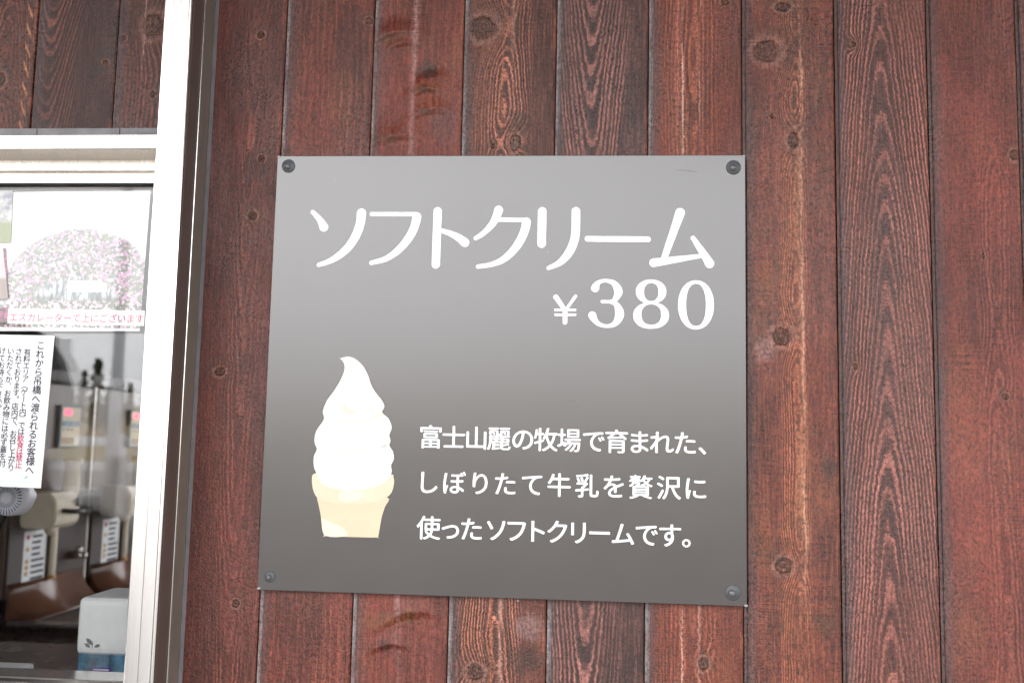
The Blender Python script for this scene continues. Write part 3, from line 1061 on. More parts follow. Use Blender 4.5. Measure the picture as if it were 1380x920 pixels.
# folded corners of the sheet, their bright glint painted as a pale colour
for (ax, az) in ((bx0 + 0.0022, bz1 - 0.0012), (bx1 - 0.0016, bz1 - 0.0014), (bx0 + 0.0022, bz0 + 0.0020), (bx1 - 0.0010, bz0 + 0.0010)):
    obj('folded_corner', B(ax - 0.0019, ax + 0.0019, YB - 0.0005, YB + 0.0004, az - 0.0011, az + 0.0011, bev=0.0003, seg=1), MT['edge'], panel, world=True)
for (qx, qy, rr_) in ((388.8, 224, 0.0088), (988.5, 225.8, 0.0092), (363.8, 776.6, 0.0070), (987.6, 798, 0.0092)):
    c = W(qx, qy, YB)
    cb = bmesh.new()
    lathe(cb, [(rr_, 0.0), (rr_, -0.0007), (rr_ - 0.0006, -0.0012), (0.0, -0.0013)][:3], (c.x, YB + 0.0002, c.z), 'y', 32)
    co_ = obj('screw_cap', cb, MT['cap'], board, world=True)
    cb = bmesh.new()
    r1 = rr_ * 0.47
    lathe(cb, [(r1, 0.0), (r1 * 0.97, -0.0010), (r1 * 0.80, -0.0021), (r1 * 0.5, -0.0029), (r1 * 0.18, -0.0032)], (c.x - 0.0012, YB - 0.0008, c.z - 0.0008), 'y', 24)
    obj('screw_head', cb, MT['screw'], co_, world=True)

YT = YB - 0.0005
for (qx, qy, L_, ang_) in ((922, 229.5, 0.016, 0.02), (934, 231, 0.010, 0.05), (770, 538, 0.006, 0.6), (776, 541, 0.004, -0.4), (452, 243, 0.0015, 0.2), (698, 809, 0.003, 0.05)):
    c = W(qx, qy, YB)
    sm_ = bmesh.new()
    box(sm_, -L_ / 2, L_ / 2, -0.0002, 0.0002, -0.00045, 0.00045)
    so_ = obj('scuff', sm_, MT['edge'] if qy > 800 or qy == 243 else MT['scuff'], panel)
    so_.location = Vector((c.x, YB, c.z)) - Vector(board.location)
    so_.rotation_euler.y = ang_
K = 4.759
UO = 1332.5
title = [
    [[(55, 75, 14), (100, 125, 20), (126, 172, 29)], [(368, 82, 30), (359, 150, 29), (332, 225, 28), (283, 300, 26), (215, 360, 22), (150, 395, 17), (93, 413, 14)]],
    [[(433, 89, 14), (720, 89, 14)], [(722, 106, 29), (712, 155, 28), (688, 212, 27), (645, 275, 25), (588, 333, 22), (520, 376, 18), (430, 401, 14)]],
    [[(856, 70, 27), (844, 411, 27)], [(878, 194, 14), (935, 212, 18), (990, 240, 24), (1030, 270, 29)]],
    [[(1247, 63, 29), (1230, 110, 26), (1200, 160, 22), (1150, 210, 17), (1100, 243, 14)], [(1245, 124, 14), (1420, 126, 14)],
     [(1425, 139, 29), (1415, 190, 28), (1385, 258, 27), (1340, 322, 25), (1275, 380, 21), (1200, 411, 16), (1114, 425, 14)]],
    [[(194 + UO, 71, 28), (190 + UO, 277, 28)], [(410 + UO, 71, 28), (408 + UO, 200, 28), (395 + UO, 270, 28), (365 + UO, 335, 27), (320 + UO, 388, 22), (280 + UO, 414, 17), (233 + UO, 434, 13)]],
    [[(484 + UO, 247, 18.5), (872 + UO, 250, 18.5)]],
    [[(1078 + UO, 80, 31), (1040 + UO, 190, 26), (973 + UO, 378, 20)], [(908 + UO, 400, 28), (1215 + UO, 356, 13)], [(1160 + UO, 241, 15), (1200 + UO, 300, 20), (1240 + UO, 360, 25), (1267 + UO, 405, 30)]],
]
cv = lambda u, v: (410 + u / K, 270 - v / K)        # v is stored negative (y up)
neg = lambda st: [(a, -b, r) for (a, b, r) in st]


def drawn(name, strokes, ells=(), holes=(), parent=None, step=5.0, mat=None):
    P_ = [q for st in strokes for q in st]
    xs = [q[0] - q[2] for q in P_] + [q[0] + q[2] for q in P_] + [e[0] - e[2] for e in ells] + [e[0] + e[2] for e in ells]
    ys = [q[1] - q[2] for q in P_] + [q[1] + q[2] for q in P_] + [e[1] - e[3] for e in ells] + [e[1] + e[3] for e in ells]
    st2 = [neg(s) for s in strokes]
    F = stroke_field(st2, min(xs) - 12, max(xs) + 12, -max(ys) - 12, -min(ys) + 12, step, [(a, -b, c, d) for a, b, c, d in holes], [(a, -b, c, d) for a, b, c, d in ells])
    polys = march(F, min(xs) - 12, -max(ys) - 12, step)
    return to_board(polys, YT, cv)


for gl_ in title:
    flat_mesh('title_letter', drawn('t', gl_), MT['white'], board)
U = UO
yen = [[(282 + U, 620, 17), (341 + U, 705, 13)], [(408 + U, 614, 11), (343 + U, 705, 9)], [(340 + U, 700, 15), (340 + U, 782, 15)], [(277 + U, 702, 8), (406 + U, 702, 8)], [(277 + U, 733, 8), (406 + U, 733, 8)]]
three = [[(533 + U, 562, 27), (546 + U, 534, 17), (575 + U, 518, 12), (612 + U, 516, 12), (654 + U, 532, 18), (682 + U, 580, 27), (668 + U, 625, 19), (640 + U, 648, 12), (578 + U, 649, 11)],
         [(630 + U, 650, 11), (668 + U, 666, 17), (690 + U, 722, 29), (676 + U, 770, 23), (648 + U, 797, 15), (605 + U, 806, 11), (560 + U, 794, 14), (530 + U, 766, 19), (515 + U, 737, 26)]]
flat_mesh('price_letter', drawn('p', yen), MT['white'], board)
flat_mesh('price_letter', drawn('p', three), MT['white'], board)
flat_mesh('price_letter', drawn('p', [], ells=[(892 + U, 585, 98, 77), (892 + U, 738, 115, 85)], holes=[(893 + U, 588, 46, 57), (893 + U, 732, 63, 65)]), MT['white'], board)
flat_mesh('price_letter', drawn('p', [], ells=[(1180 + U, 670, 115, 157)], holes=[(1180 + U, 670, 63, 135)]), MT['white'], board)

lines = [
    ('富士山麗の牧場で育まれた、', [580.5, 611.5, 642, 672.5, 704.5, 735.5, 767, 800, 831, 862, 892, 923.5, 946.5], 588.3, 596.6, 580, 923),
    ('しぼりたて牛乳を贅沢に', [578.5, 612.5, 647, 681, 717, 753.5, 791, 827, 863.5, 901.5, 938], 649.2, 657.5, 578, 938),
    ('使ったソフトクリームです。', [577.5, 607, 635.5, 668.5, 696, 725, 751, 779.5, 808, 839.5, 871.5, 903, 925], 710.6, 720.8, 577, 903),
]
EM = 0.0306
for txt, cxs, ya, yb, xa, xb in lines:
    polys = []
    for ch, cx_ in zip(txt, cxs):
        cy_ = ya + (yb - ya) * (cx_ - xa) / (xb - xa)
        c = W(cx_, cy_, YT)
        gp = glyph(ch)
        gx = [x for p in gp for x, y in p]
        mid = (min(gx) + max(gx)) / 2
        for p in gp:
            polys.append([(c.x + (x - mid) * EM, YT, c.z + y * EM) for (x, y) in p])
    flat_mesh('description_lettering', polys, MT['white'], board)


# soft serve picture
def outline(name, pts, mat, parent, dy=0.0, n=4):
    pts = smooth_path([(a, b, 0) for a, b in pts] + [(pts[0][0], pts[0][1], 0)], n)[:-1]
    poly = [W(340 + a / 2.554, 460 + b / 2.554, YT - dy) for a, b, _ in pts]
    off = Vector(parent.location)
    if parent.parent is not None:
        off = off + Vector(parent.parent.location)
    bm = bmesh.new()
    f = bm.faces.new([bm.verts.new(p - off) for p in poly])
    bm.normal_update()
    if f.normal.y > 0:
        f.normal_flip()
    bmesh.ops.triangulate(bm, faces=[f])
    return obj(name, bm, mat, parent)


pic = bpy.data.objects.new('soft_serve_picture', None)
COL.objects.link(pic)
pic.parent = board
outline('cone', [(222, 536), (230, 570), (236, 602), (239, 630), (247, 668), (250, 669), (340, 672), (430, 674), (433, 673), (439, 640), (446, 602), (456, 570), (464, 536), (340, 550)], MT['cone'], pic)
outline('cone_rim', [(222, 452), (207, 460), (206, 490), (214, 522), (234, 543), (290, 555), (340, 557), (400, 555), (446, 544), (476, 524), (487, 492), (486, 468), (470, 458), (340, 490)], MT['cone2'], pic, 0.0003)
outline('cone_light', [(300, 520), (320, 512), (380, 520), (365, 545), (320, 550), (298, 540)], MT['conesh'], pic, 0.0005)
outline('cone_light', [(238, 606), (270, 622), (310, 640), (325, 668), (250, 666)], MT['conesh'], pic, 0.0005)
outline('swirl', [(302, 58), (330, 52), (356, 61), (381, 84), (398, 115), (410, 150), (426, 177), (446, 202), (455, 224), (447, 244), (469, 265), (480, 295), (472, 322), (476, 340), (472, 358), (485, 380), (487, 405),
                  (478, 425), (480, 447), (472, 468), (450, 488), (400, 506), (340, 512), (285, 506), (240, 488), (224, 458), (212, 430), (212, 395), (222, 370), (214, 345), (220, 308), (246, 268), (243, 240), (256, 205),
                  (281, 170), (304, 132), (317, 98), (315, 74)], MT['white'], pic, 0.0006)
outline('swirl_shade', [(322, 205), (312, 228), (318, 246), (345, 248), (365, 240), (340, 236), (325, 226)], MT['swirlsh'], pic, 0.0009)
MT['swirl'] = plain('soft_cream_print', (0.76, 0.725, 0.655), 0.38, var=0.03, scale=30)
bpy.data.objects['swirl'].data.materials[0] = MT['swirl']
for ya_, xa_, xb_ in ((258, 252, 440), (352, 222, 470), (428, 216, 476)):
    outline('swirl_shade', [(xa_, ya_), (xa_ + 40, ya_ + 13), ((xa_ + xb_) / 2, ya_ + 19), (xb_ - 30, ya_ + 12), (xb_, ya_ - 2), (xb_ - 40, ya_ + 17), ((xa_ + xb_) / 2, ya_ + 27), (xa_ + 30, ya_ + 16)], MT['swirlsh2'], pic, 0.0009)
outline('swirl_shade', [(448, 244), (420, 256), (400, 262), (425, 262), (450, 252)], MT['swirlsh'], pic, 0.0009)

# ------------------------------------------------------------------ papers on the window
YP = YG + 0.0058


def sheet(name, corners, Y, mat, parent=None, th=0.0005, origin=None):
    """thin sheet through four pixel corners on the plane y = Y"""
    P_ = [W(a, b, Y) for a, b in corners]
    bm = bmesh.new()
    lo = [bm.verts.new(p) for p in P_]
    hi = [bm.verts.new(p + Vector((0, th, 0))) for p in P_]
    fs = [bm.faces.new(lo), bm.faces.new(hi[::-1])]
    for k in range(4):
        fs.append(bm.faces.new([lo[k], hi[k], hi[(k + 1) % 4], lo[(k + 1) % 4]]))
    bmesh.ops.recalc_face_normals(bm, faces=fs)
    return bm


ao = W(103, 406, YP)
bm = sheet('flower_poster', [(-260, 262), (203, 257), (188, 446), (-260, 446)], YP, None)
bmesh.ops.translate(bm, verts=bm.verts, vec=-ao)
po = obj('flower_poster', bm, MT['poster'], None, loc=ao)
tag(po, 'large white poster of a pink blossom arch behind the window glass', 'poster')

cap = empty('caption_strip', W(90, 427, YP - 0.0003), 'narrow white paper strip with pink lettering along the foot of the blossom poster', 'paper strip')
obj('paper', sheet('s', [(10.5, 415.5), (195, 418.5), (194, 439), (9.5, 436)], YP - 0.0007, None), MT['paper'], cap, world=True)


def text_px(txt, cxs, cys, em, Y, **kw):
    polys = []
    for ch, a, b in zip(txt, cxs, cys):
        c = W(a, b, Y)
        for p in glyph(ch, **kw):
            polys.append([(c.x + x * em, Y, c.z + y * em) for (x, y) in p])
    return polys


t_ = 'エスカレーターで上にございます'
cxs = [12 + 6 + 12.15 * k for k in range(len(t_))]
flat_mesh('lettering', text_px(t_, cxs, [427.3 + 0.0123 * (c - 18) for c in cxs], 0.0123, YP - 0.0009, sx=0.014, sy=0.014, th=0.42, n=40), MT['pink'], cap)

MT['ph1'] = m_photo('garden_print', (0.22, 0.21, 0.26), (0.56, 0.58, 0.54), (0.28, 0.32, 0.16), 60)
MT['ph2'] = m_photo('plaza_print', (0.60, 0.46, 0.50), (0.60, 0.56, 0.60), (0.34, 0.26, 0.23), 40)
MT['ph3'] = m_photo('azalea_print', (0.05, 0.045, 0.04), (0.55, 0.10, 0.26), (0.10, 0.10, 0.07), 160)
for (nm, cor, mt, lab) in (('photo_print', [(-70, 258), (17.5, 257), (14.5, 327), (-70, 329)], 'ph1', 'pale garden photo print taped over the blossom poster, uppermost'),
                           ('photo_print', [(-60, 334), (4, 334), (11, 402), (-60, 410)], 'ph2', 'tilted pale photo print with a pinkish brown foot, overlapping a dark azalea print'),
                           ('azalea_print', [(-60, 333), (7.5, 334), (11.8, 400), (-60, 414)], 'ph3', 'dark azalea photo print peeping out behind a tilted pale print'),
                           ('azalea_print', [(-60, 416), (10, 414), (9, 436), (-60, 437)], 'ph3', 'dark pink azalea print below the tilted pale print, beside the pink lettered strip')):
    c0 = W(-10, (cor[0][1] + cor[2][1]) / 2, YP)
    yy = YP - (0.0026 if mt == 'ph2' else 0.0016)
    bm = sheet(nm, cor, yy, None)
    bmesh.ops.translate(bm, verts=bm.verts, vec=-c0)
    tag(obj(nm, bm, MT[mt], None, loc=c0), lab, 'photo print')

# laminated notice taped to the outside of the glass
YN = YG - 0.0015
no = empty('notice', W(30, 560, YN), 'white laminated notice with black and pink vertical lettering taped to the window glass', 'notice')
MT['lam'] = plain('laminate', (0.80, 0.82, 0.84), 0.12, var=0.02)
obj('laminate', sheet('s', [(-150, 448), (73.5, 452), (55, 657.5), (-150, 649)], YN, None), MT['lam'], no, world=True)
obj('paper', sheet('s', [(-150, 453.5), (68.5, 457), (51, 652), (-150, 644)], YN - 0.0003, None, th=0.0002), MT['paper'], no, world=True)
for (a, b, c, d) in ((-150, 455.6, 66.3, 459), (-150, 641.6, 49.5, 649.5)):
    obj('border_line', sheet('s', [(a, b), (c, d), (c, d + 0.9), (a, b + 0.9)], YN - 0.0005, None, th=0.0002), MT['paleline'], no, world=True)
rowl = [
    ('これから吊橋へ渡られるお客様へ', (55.0, 465), (39.8, 633), 0.0122),
    ('有料エリア（ゲート内）では飲食は禁止', (36.8, 474.5), (25.0, 626), 0.0098),
    ('されております。店内で、お召し上がり', (25.5, 473.5), (14.6, 630), 0.0098),
    ('いただくか、お飲み物には必ず蓋を付', (14.5, 473.0), (3.0, 624), 0.0098),
    ('けてお待ち下さい。', (3.2, 472.5), (-2.6, 550), 0.0098),
]
rot = set('（）ー')
for txt, a, b, em in rowl:
    n_ = len(txt)
    pk, ppk = [], []
    for k, ch in enumerate(txt):
        t = k / (n_ - 1)
        c = W(a[0] + (b[0] - a[0]) * t, a[1] + (b[1] - a[1]) * t, YN - 0.0007)
        dest = ppk if (txt[0] == '有' and k >= 13) else pk
        for p in glyph(ch, sx=0.016, sy=0.016, th=0.24 if txt[0] == 'こ' else 0.30, n=36):
            if ch in rot:
                q = [(y, -x) for x, y in p]
            elif ch in '、。':
                q = [(x + 0.6, y + 0.6) for x, y in p]
            else:
                q = p
            dest.append([(c.x + x * em, YN - 0.0007, c.z + y * em) for x, y in q])
    if pk:
        flat_mesh('lettering', pk, MT['ink'], no)
    if ppk:
        flat_mesh('lettering', ppk, MT['pink'], no)
# small green emblem at its foot
for s_e in ([(36.5, 643.0), (37.4, 640.5), (31.0, 644.8)], [(35.0, 645.8), (36.2, 644.2), (30.6, 649.0)]):
    P_ = [W(a, b, YN - 0.0007) for a, b in s_e]
    flat_mesh('emblem', [P_], MT['teal'], no)

# ------------------------------------------------------------------ inside the shop
ctr = empty('counter', (-2.25, 2.6, 0.06), 'long dark counter under the soft serve machines inside the shop', 'counter')
obj('counter_top', B(-0.55, 0.62, -1.6, 1.7, 0.72, 0.76, bev=0.004), MT['counter'], ctr)
obj('cabinet', B(-0.53, 0.55, -1.55, 1.65, 0.0, 0.7195), MT['dark_pl'], ctr)
ZC = 0.82
XM = -1.95                                      # plane of the machine fronts


def inner(x, y, X=XM):
    return WX(x, y, X)


def tree_copy(o, parent=None):
    c = o.copy()
    COL.objects.link(c)
    c.parent = parent
    for ch in list(o.children):
        tree_copy(ch, c)
    return c


yA = inner(28, 750).y - 0.10                     # near side of the first machine
mach = empty('soft_serve_machine', (XM, yA, ZC), 'soft serve machine in the shop, the one nearer the window', 'machine', 'soft serve machines in a row')
MP = mach


def local(x, y, X=XM):
    p = inner(x, y, X)
    return p.x - XM, p.y - yA, p.z - ZC


hw = 0.55
obj('body', B(-0.55, -0.02, 0.0, hw - 0.02, 0.10, 0.86, bev=0.012), MT['grey_pl'], MP)
obj('hopper_cover', B(-0.53, -0.03, 0.02, hw - 0.04, 0.862, 0.92, bev=0.02, seg=3), MT['dark_pl'], MP)
fp = obj('front_panel', B(-0.0195, 0.0, 0.005, hw - 0.035, 0.115, 0.855, bev=0.006), MT['grey_pl'], MP)
lp = obj('lower_panel', B(0.0005, 0.012, 0.005, hw - 0.035, 0.115, 0.46, bev=0.004), MT['dark_pl'], MP)
cp = bmesh.new()
cpp = [(0.0125, 0.165)] + [(0.0125 + 0.11 * (1 - math.cos(t * PI / 16)), 0.165 - 0.115 * math.sin(t * PI / 16)) for t in range(1, 9)]
prism(cp, cpp + [(0.0125, 0.048)], 'y', 0.012, hw - 0.045)
for f in cp.faces:
    f.smooth = len(f.verts) == 4
obj('splash_guard', cp, MT['copper'], MP)
y0, z1_ = local(78, 545)[1:]
y1, z0_ = local(102, 603)[1:]
cpn = obj('control_panel', B(0.0003, 0.014, y0, y1, z0_, z1_, bev=0.004), MT['slate'], MP)
obj('panel_face', B(0.0125, 0.0155, y0 + 0.008, y1 - 0.008, z0_ + 0.008, z1_ - 0.008), MT['cream'], cpn)
for k, wv in enumerate((0.010, 0.012, 0.010)):
    yy = y0 + 0.026 + k * 0.017
    obj('display_digit', B(0.0156, 0.0165, yy, yy + wv, z1_ - 0.036, z1_ - 0.016), MT['led'], cpn)
for k in range(4):
    yy = y0 + 0.016 + k * 0.022
    obj('button', B(0.0156, 0.018, yy, yy + 0.016, z0_ + 0.014, z0_ + 0.040, bev=0.002), MT['button'], cpn)
for k in range(3):
    yy = y0 + 0.018 + k * 0.028
    obj('key_mark', B(0.0156, 0.0163, yy, yy + 0.014, z0_ + 0.066, z0_ + 0.072), MT['black_pl'], cpn)
obj('picture_card', B(0.0156, 0.0163, y0 + 0.012, y1 - 0.012, z0_ + 0.080, z0_ + 0.100), MT['bluepack'], cpn)
# dispensing head, reaching out of the front
hz0, hz1 = 1.17 - ZC, 1.29 - ZC
hbm = bmesh.new()
prism(hbm, [(0.012, hz0 + 0.01), (0.025, hz0), (0.12, hz0), (0.14, hz0 + 0.02), (0.14, hz1 - 0.03), (0.12, hz1), (0.012, hz1)], 'y', 0.055, 0.215)
bmesh.ops.bevel(hbm, geom=list(hbm.edges), offset=0.005, segments=2, affect='EDGES')
hd_ = obj('dispensing_head', hbm, MT['cream'], MP)
hbm = bmesh.new()
tube(hbm, [(0.14, 0.10, hz0 + 0.060), (0.172, 0.10, hz0 + 0.058), (0.182, 0.12, hz0 + 0.057), (0.184, 0.20, hz0 + 0.052)], [0.008, 0.008, 0.009, 0.008])
obj('lever', hbm, MT['black_pl'], hd_)
hbm = bmesh.new()
lathe(hbm, [(0.022, 0.0), (0.020, -0.018), (0.012, -0.030)], (0.08, 0.135, hz0 + 0.001), 'z', 16)
obj('nozzle', hbm, MT['cream'], hd_)
obj('latch', B(0.1395, 0.15, 0.185, 0.212, hz0 + 0.07, hz0 + 0.10, bev=0.002), MT['black_pl'], hd_)
hbm = bmesh.new()
lathe(hbm, [(0.028, 0.0), (0.030, 0.05), (0.026, 0.11), (0.034, 0.12), (0.034, 0.135)], (0.055, 0.30, hz1 - 0.02), 'z', 18)
obj('cup_holder', hbm, MT['cream'], MP)
# label sheet, clear tube, tap
y0, z1_ = local(28.5, 721)[1:]
y1, z0_ = local(54.0, 783)[1:]
lb = obj('instruction_label', B(0.0121, 0.0128, y0, y1, z0_, z1_ + 0.012), MT['paper'], MP)
for k in range(8):
    zz = z1_ - 0.008 - k * (z1_ - z0_ - 0.02) / 7.5
    obj('text_line', B(0.0129, 0.0134, y0 + 0.05, y0 + 0.05 + R.uniform(0.05, 0.09), zz - 0.005, zz + 0.004), MT['ink'], lb)
    if k in (0, 2, 4, 5, 6):
        obj('picture_mark', B(0.0129, 0.0134, y0 + 0.012, y0 + 0.034, zz - 0.008, zz + 0.006), MT['pink'] if k == 0 else MT['button'], lb)
y0 = local(63, 750)[1]
hbm = bmesh.new()
tube(hbm, [(0.022, y0, 1.22 - ZC), (0.022, y0, 1.0 - ZC), (0.022, y0, 0.985 - ZC)], 0.013, 12)
obj('clear_tube', hbm, MT['cream'], MP)
hbm = bmesh.new()
lathe(hbm, [(0.015, 0.0), (0.015, -0.012), (0.009, -0.014)], (0.022, y0, 0.985 - ZC), 'z', 12)
obj('tube_fitting', hbm, MT['button'], MP)
y0, zt = local(108, 747, XM + 0.05)[1:]
hbm = bmesh.new()
tube(hbm, [(0.0, y0, zt), (0.05, y0, zt), (0.075, y0, zt - 0.004)], [0.016, 0.014, 0.011], 12)
lathe(hbm, [(0.012, 0.0), (0.014, 0.012), (0.008, 0.022)], (0.045, y0, zt + 0.010), 'z', 10)
obj('tap', hbm, MT['steel'], MP)
obj('side_trim', B(-0.02, 0.0125, hw - 0.034, hw - 0.026, 0.10, 0.86), MT['steel'], MP)
tr_ = obj('drip_tray', B(0.013, 0.30, 0.02, hw - 0.06, 0.028, 0.045, bev=0.003), MT['steel'], MP)
for k in range(9):
    yy = 0.06 + k * 0.045
    obj('slot', B(0.05, 0.26, yy, yy + 0.016, 0.0446, 0.0462), MT['black_pl'], tr_)
for (a, b) in ((0.03, 0.04), (0.28, 0.04), (0.03, hw - 0.08), (0.28, hw - 0.08)):
    hbm = bmesh.new()
    lathe(hbm, [(0.008, 0.0), (0.008, 0.006), (0.004, 0.010)], (a, b, 0.0448), 'z', 10)
    obj('knob', hbm, MT['cream'], tr_)
for (a, b) in ((-0.50, 0.04), (-0.06, 0.04), (-0.50, hw - 0.07), (-0.06, hw - 0.07)):
    hbm = bmesh.new()
    lathe(hbm, [(0.022, -0.001), (0.020, 0.06), (0.024, 0.101)], (a, b, 0.0), 'z', 12)
    obj('foot', hbm, MT['black_pl'], MP)
m2 = tree_copy(mach)
m2.location.y += hw
m2['label'] = 'soft serve machine in the shop, second from the window'
m3 = tree_copy(mach)
m3.location.y += 2 * hw
m3['label'] = 'soft serve machine in the shop, farthest from the window'

# ledge inside the window with the white box and the small fan
ZL = W(140, 918, 0.10).z
led = empty('inner_ledge', (-1.4, 0.18, ZL - 0.04), 'dark shelf inside the shop along the foot of the window', 'shelf')
obj('shelf_board', B(-0.88, 0.86, -0.165, 0.14, 0.0, 0.04, bev=0.003), MT['counter'], led)
for k in (-0.8, 0.0, 0.8):
    obj('bracket', B(k - 0.012, k + 0.012, -0.16, 0.10, -0.16, -0.0003), MT['steel'], led)
YX = 0.09
c0 = W(105, 806, YX)
c1 = W(192, 884, YX)
bxw = c1.x - c0.x
zb_, zt_ = W(140, 884, YX).z, W(140, 805.5, YX).z
nb = empty('napkin_box', (c0.x, YX, ZL), 'white round cornered box with a grey leaf sprig on it, on the inner ledge', 'box')
nbm = bmesh.new()
box(nbm, 0, bxw, 0, 0.10, zb_ - ZL, zt_ - ZL, bev=0.010, seg=3)
obj('cover', nbm, MT['box_white'], nb, smooth=False)
obj('base', B(0.004, bxw - 0.004, 0.004, 0.096, 0.0, zb_ - ZL + 0.002), MT['bluepack'], nb)
cw0, cw1 = W(124, 0, YX - 0.003).x - c0.x, W(152, 0, YX - 0.003).x - c0.x
crd = obj('name_card', B(W(125, 905, YX).x - c0.x, W(152, 905, YX).x - c0.x, -0.0045, -0.0035, 0.001, W(138, 897.5, YX).z - ZL), MT['purple'], nb)
for (a_, b_) in ((900.0, 901.4), (903.2, 906.4)):
    obj('print_line', B(W(128, a_, YX).x - c0.x, W(149, a_, YX).x - c0.x, -0.0052, -0.0046, W(138, b_, YX).z - ZL, W(138, a_, YX).z - ZL), MT['paper'], crd)


def leafpoly(cx_, cy_, L, Wd, ang):
    ps = []
    for k in range(14):
        t = k / 7.0
        if t <= 1:
            a, b = t * L, math.sin(PI * t) ** 0.8 * Wd if 0 < t < 1 else 0
        else:
            t2 = 2 - t
            a, b = t2 * L, -(math.sin(PI * t2) ** 0.8) * Wd if 0 < t2 < 1 else 0
        ps.append((cx_ + a * math.cos(ang) - b * math.sin(ang), cy_ + a * math.sin(ang) + b * math.cos(ang)))
    return ps


for (lx_, ly_, L_, w_, an) in ((124.5, 868.5, 12.5, 2.9, math.radians(-132)), (121.5, 872, 9.6, 2.4, math.radians(-142)), (127, 871.5, 8.6, 2.2, math.radians(-25)), (123.8, 875, 13, 0.6, math.radians(-84))):
    flat_mesh('leaf_print', [[W(a, b, YX - 0.0012) for a, b in leafpoly(lx_, ly_, L_, w_, an)]], MT['leafgrey'], nb)
fan = empty('desk_fan', (W(2, 672, 0.06).x, 0.085, ZL), 'small round white desk fan behind the laminated notice', 'fan')
zc = W(2, 671, 0.06).z - ZL
RF = 22 / FPX * 1.5
fb = bmesh.new()
lathe(fb, [(0.034, 0.0), (0.034, 0.006), (0.010, 0.012), (0.006, 0.02)], (-0.06, 0.03, 0), 'z', 20)
tube(fb, [(-0.06, 0.03, 0.015), (-0.06, 0.032, zc * 0.6), (-0.02, 0.032, zc - 0.004), (0, 0.03, zc)], 0.006, 8)
obj('stand', fb, MT['black_pl'], fan)
fb = bmesh.new()
lathe(fb, [(0.006, -0.010), (0.012, -0.006), (0.012, 0.02), (0.010, 0.03)], (0, 0.012, zc), 'y', 18)
obj('motor', fb, MT['fanpl'], fan)
fb = bmesh.new()
lathe(fb, [(RF, 0.012), (RF, -0.004), (RF * 0.96, -0.010), (RF * 0.80, -0.013), (0.006, -0.014)], (0, 0, zc), 'y', 40)
gr_ = obj('grille', fb, MT['fanpl'], fan)
for k in range(30):
    a = 2 * PI * k / 30
    for (r0_, r1_) in ((RF * 0.30, RF * 0.55), (RF * 0.62, RF * 0.88)):
        fb = bmesh.new()
        da0, da1 = 0.035, 0.048
        q = [fb.verts.new((r_ * math.cos(a + d_), -0.0146, zc + r_ * math.sin(a + d_))) for r_, d_ in ((r0_, -da0), (r1_, -da1), (r1_, da1), (r0_, da0))]
        fb.faces.new(q)
        obj('slot', fb, MT['slate'], gr_)
# a white card lying at the foot of the window
wc = W(10, 912, 0.03)
wcard = bmesh.new()
box(wcard, W(-90, 905, 0.03).x - wc.x, W(23, 905, 0.03).x - wc.x, 0, 0.04, -0.02, W(10, 903, 0.03).z - wc.z, bev=0.004)
tag(obj('card_box', wcard, MT['box_white'], None, loc=(wc.x, 0.03, ZL + 0.02)), 'low white box beside the sash rail on the inner ledge', 'box')
# ------------------------------------------------------------------ porch roof over the wall
cn = empty('porch_canopy', (0, 0, 3.0), 'flat porch roof with timber soffit above the plank wall', 'canopy')
obj('soffit', B(-6, 6, -2.30, 0.10, 0.0, 0.04), MT['soffit'], cn)
obj('fascia', B(-6.02, 6.02, -2.34, -2.302, -0.05, 0.20), MT['roofmetal'], cn)
obj('roof_slab', B(-6, 6, -2.30, 5.0, 0.045, 0.20), MT['roofmetal'], cn)
for xx in (-5.7, 5.7):
    obj('post', B(xx - 0.06, xx + 0.06, -2.22, -2.10, -3.0, -0.0005), MT['soffit'], cn)

# ------------------------------------------------------------------ the customer at the window (seen in the glass)
PX, PY = -0.925, -0.34
per = empty('person', (PX, PY, 0.0), 'person with dark brown hair in a dark jacket standing close at the window', 'person', rz=0.0)


def skin_mesh(verts, edges, rads, sub=2):
    me = bpy.data.meshes.new('tmp')
    me.from_pydata(verts, edges, [])
    o = bpy.data.objects.new('tmp', me)
    COL.objects.link(o)
    md = o.modifiers.new('skin', 'SKIN')
    for v, r in zip(me.skin_vertices[0].data, rads):
        v.radius = (r[0], r[1]) if hasattr(r, '__len__') else (r, r)
    me.skin_vertices[0].data[0].use_root = True
    sm = o.modifiers.new('sub', 'SUBSURF')
    sm.levels = sub
    sm.render_levels = sub
    dg = bpy.context.evaluated_depsgraph_get()
    dg.update()
    res = bpy.data.meshes.new_from_object(o.evaluated_get(dg))
    bpy.data.objects.remove(o)
    bpy.data.meshes.remove(me)
    return res


per.scale = (0.94, 0.94, 0.94)
v_, e_, r_ = [], [], []


def jv(p, rad, par=None):
    v_.append(p)
    r_.append(rad)
    if par is not None:
        e_.append((par, len(v_) - 1))
    return len(v_) - 1


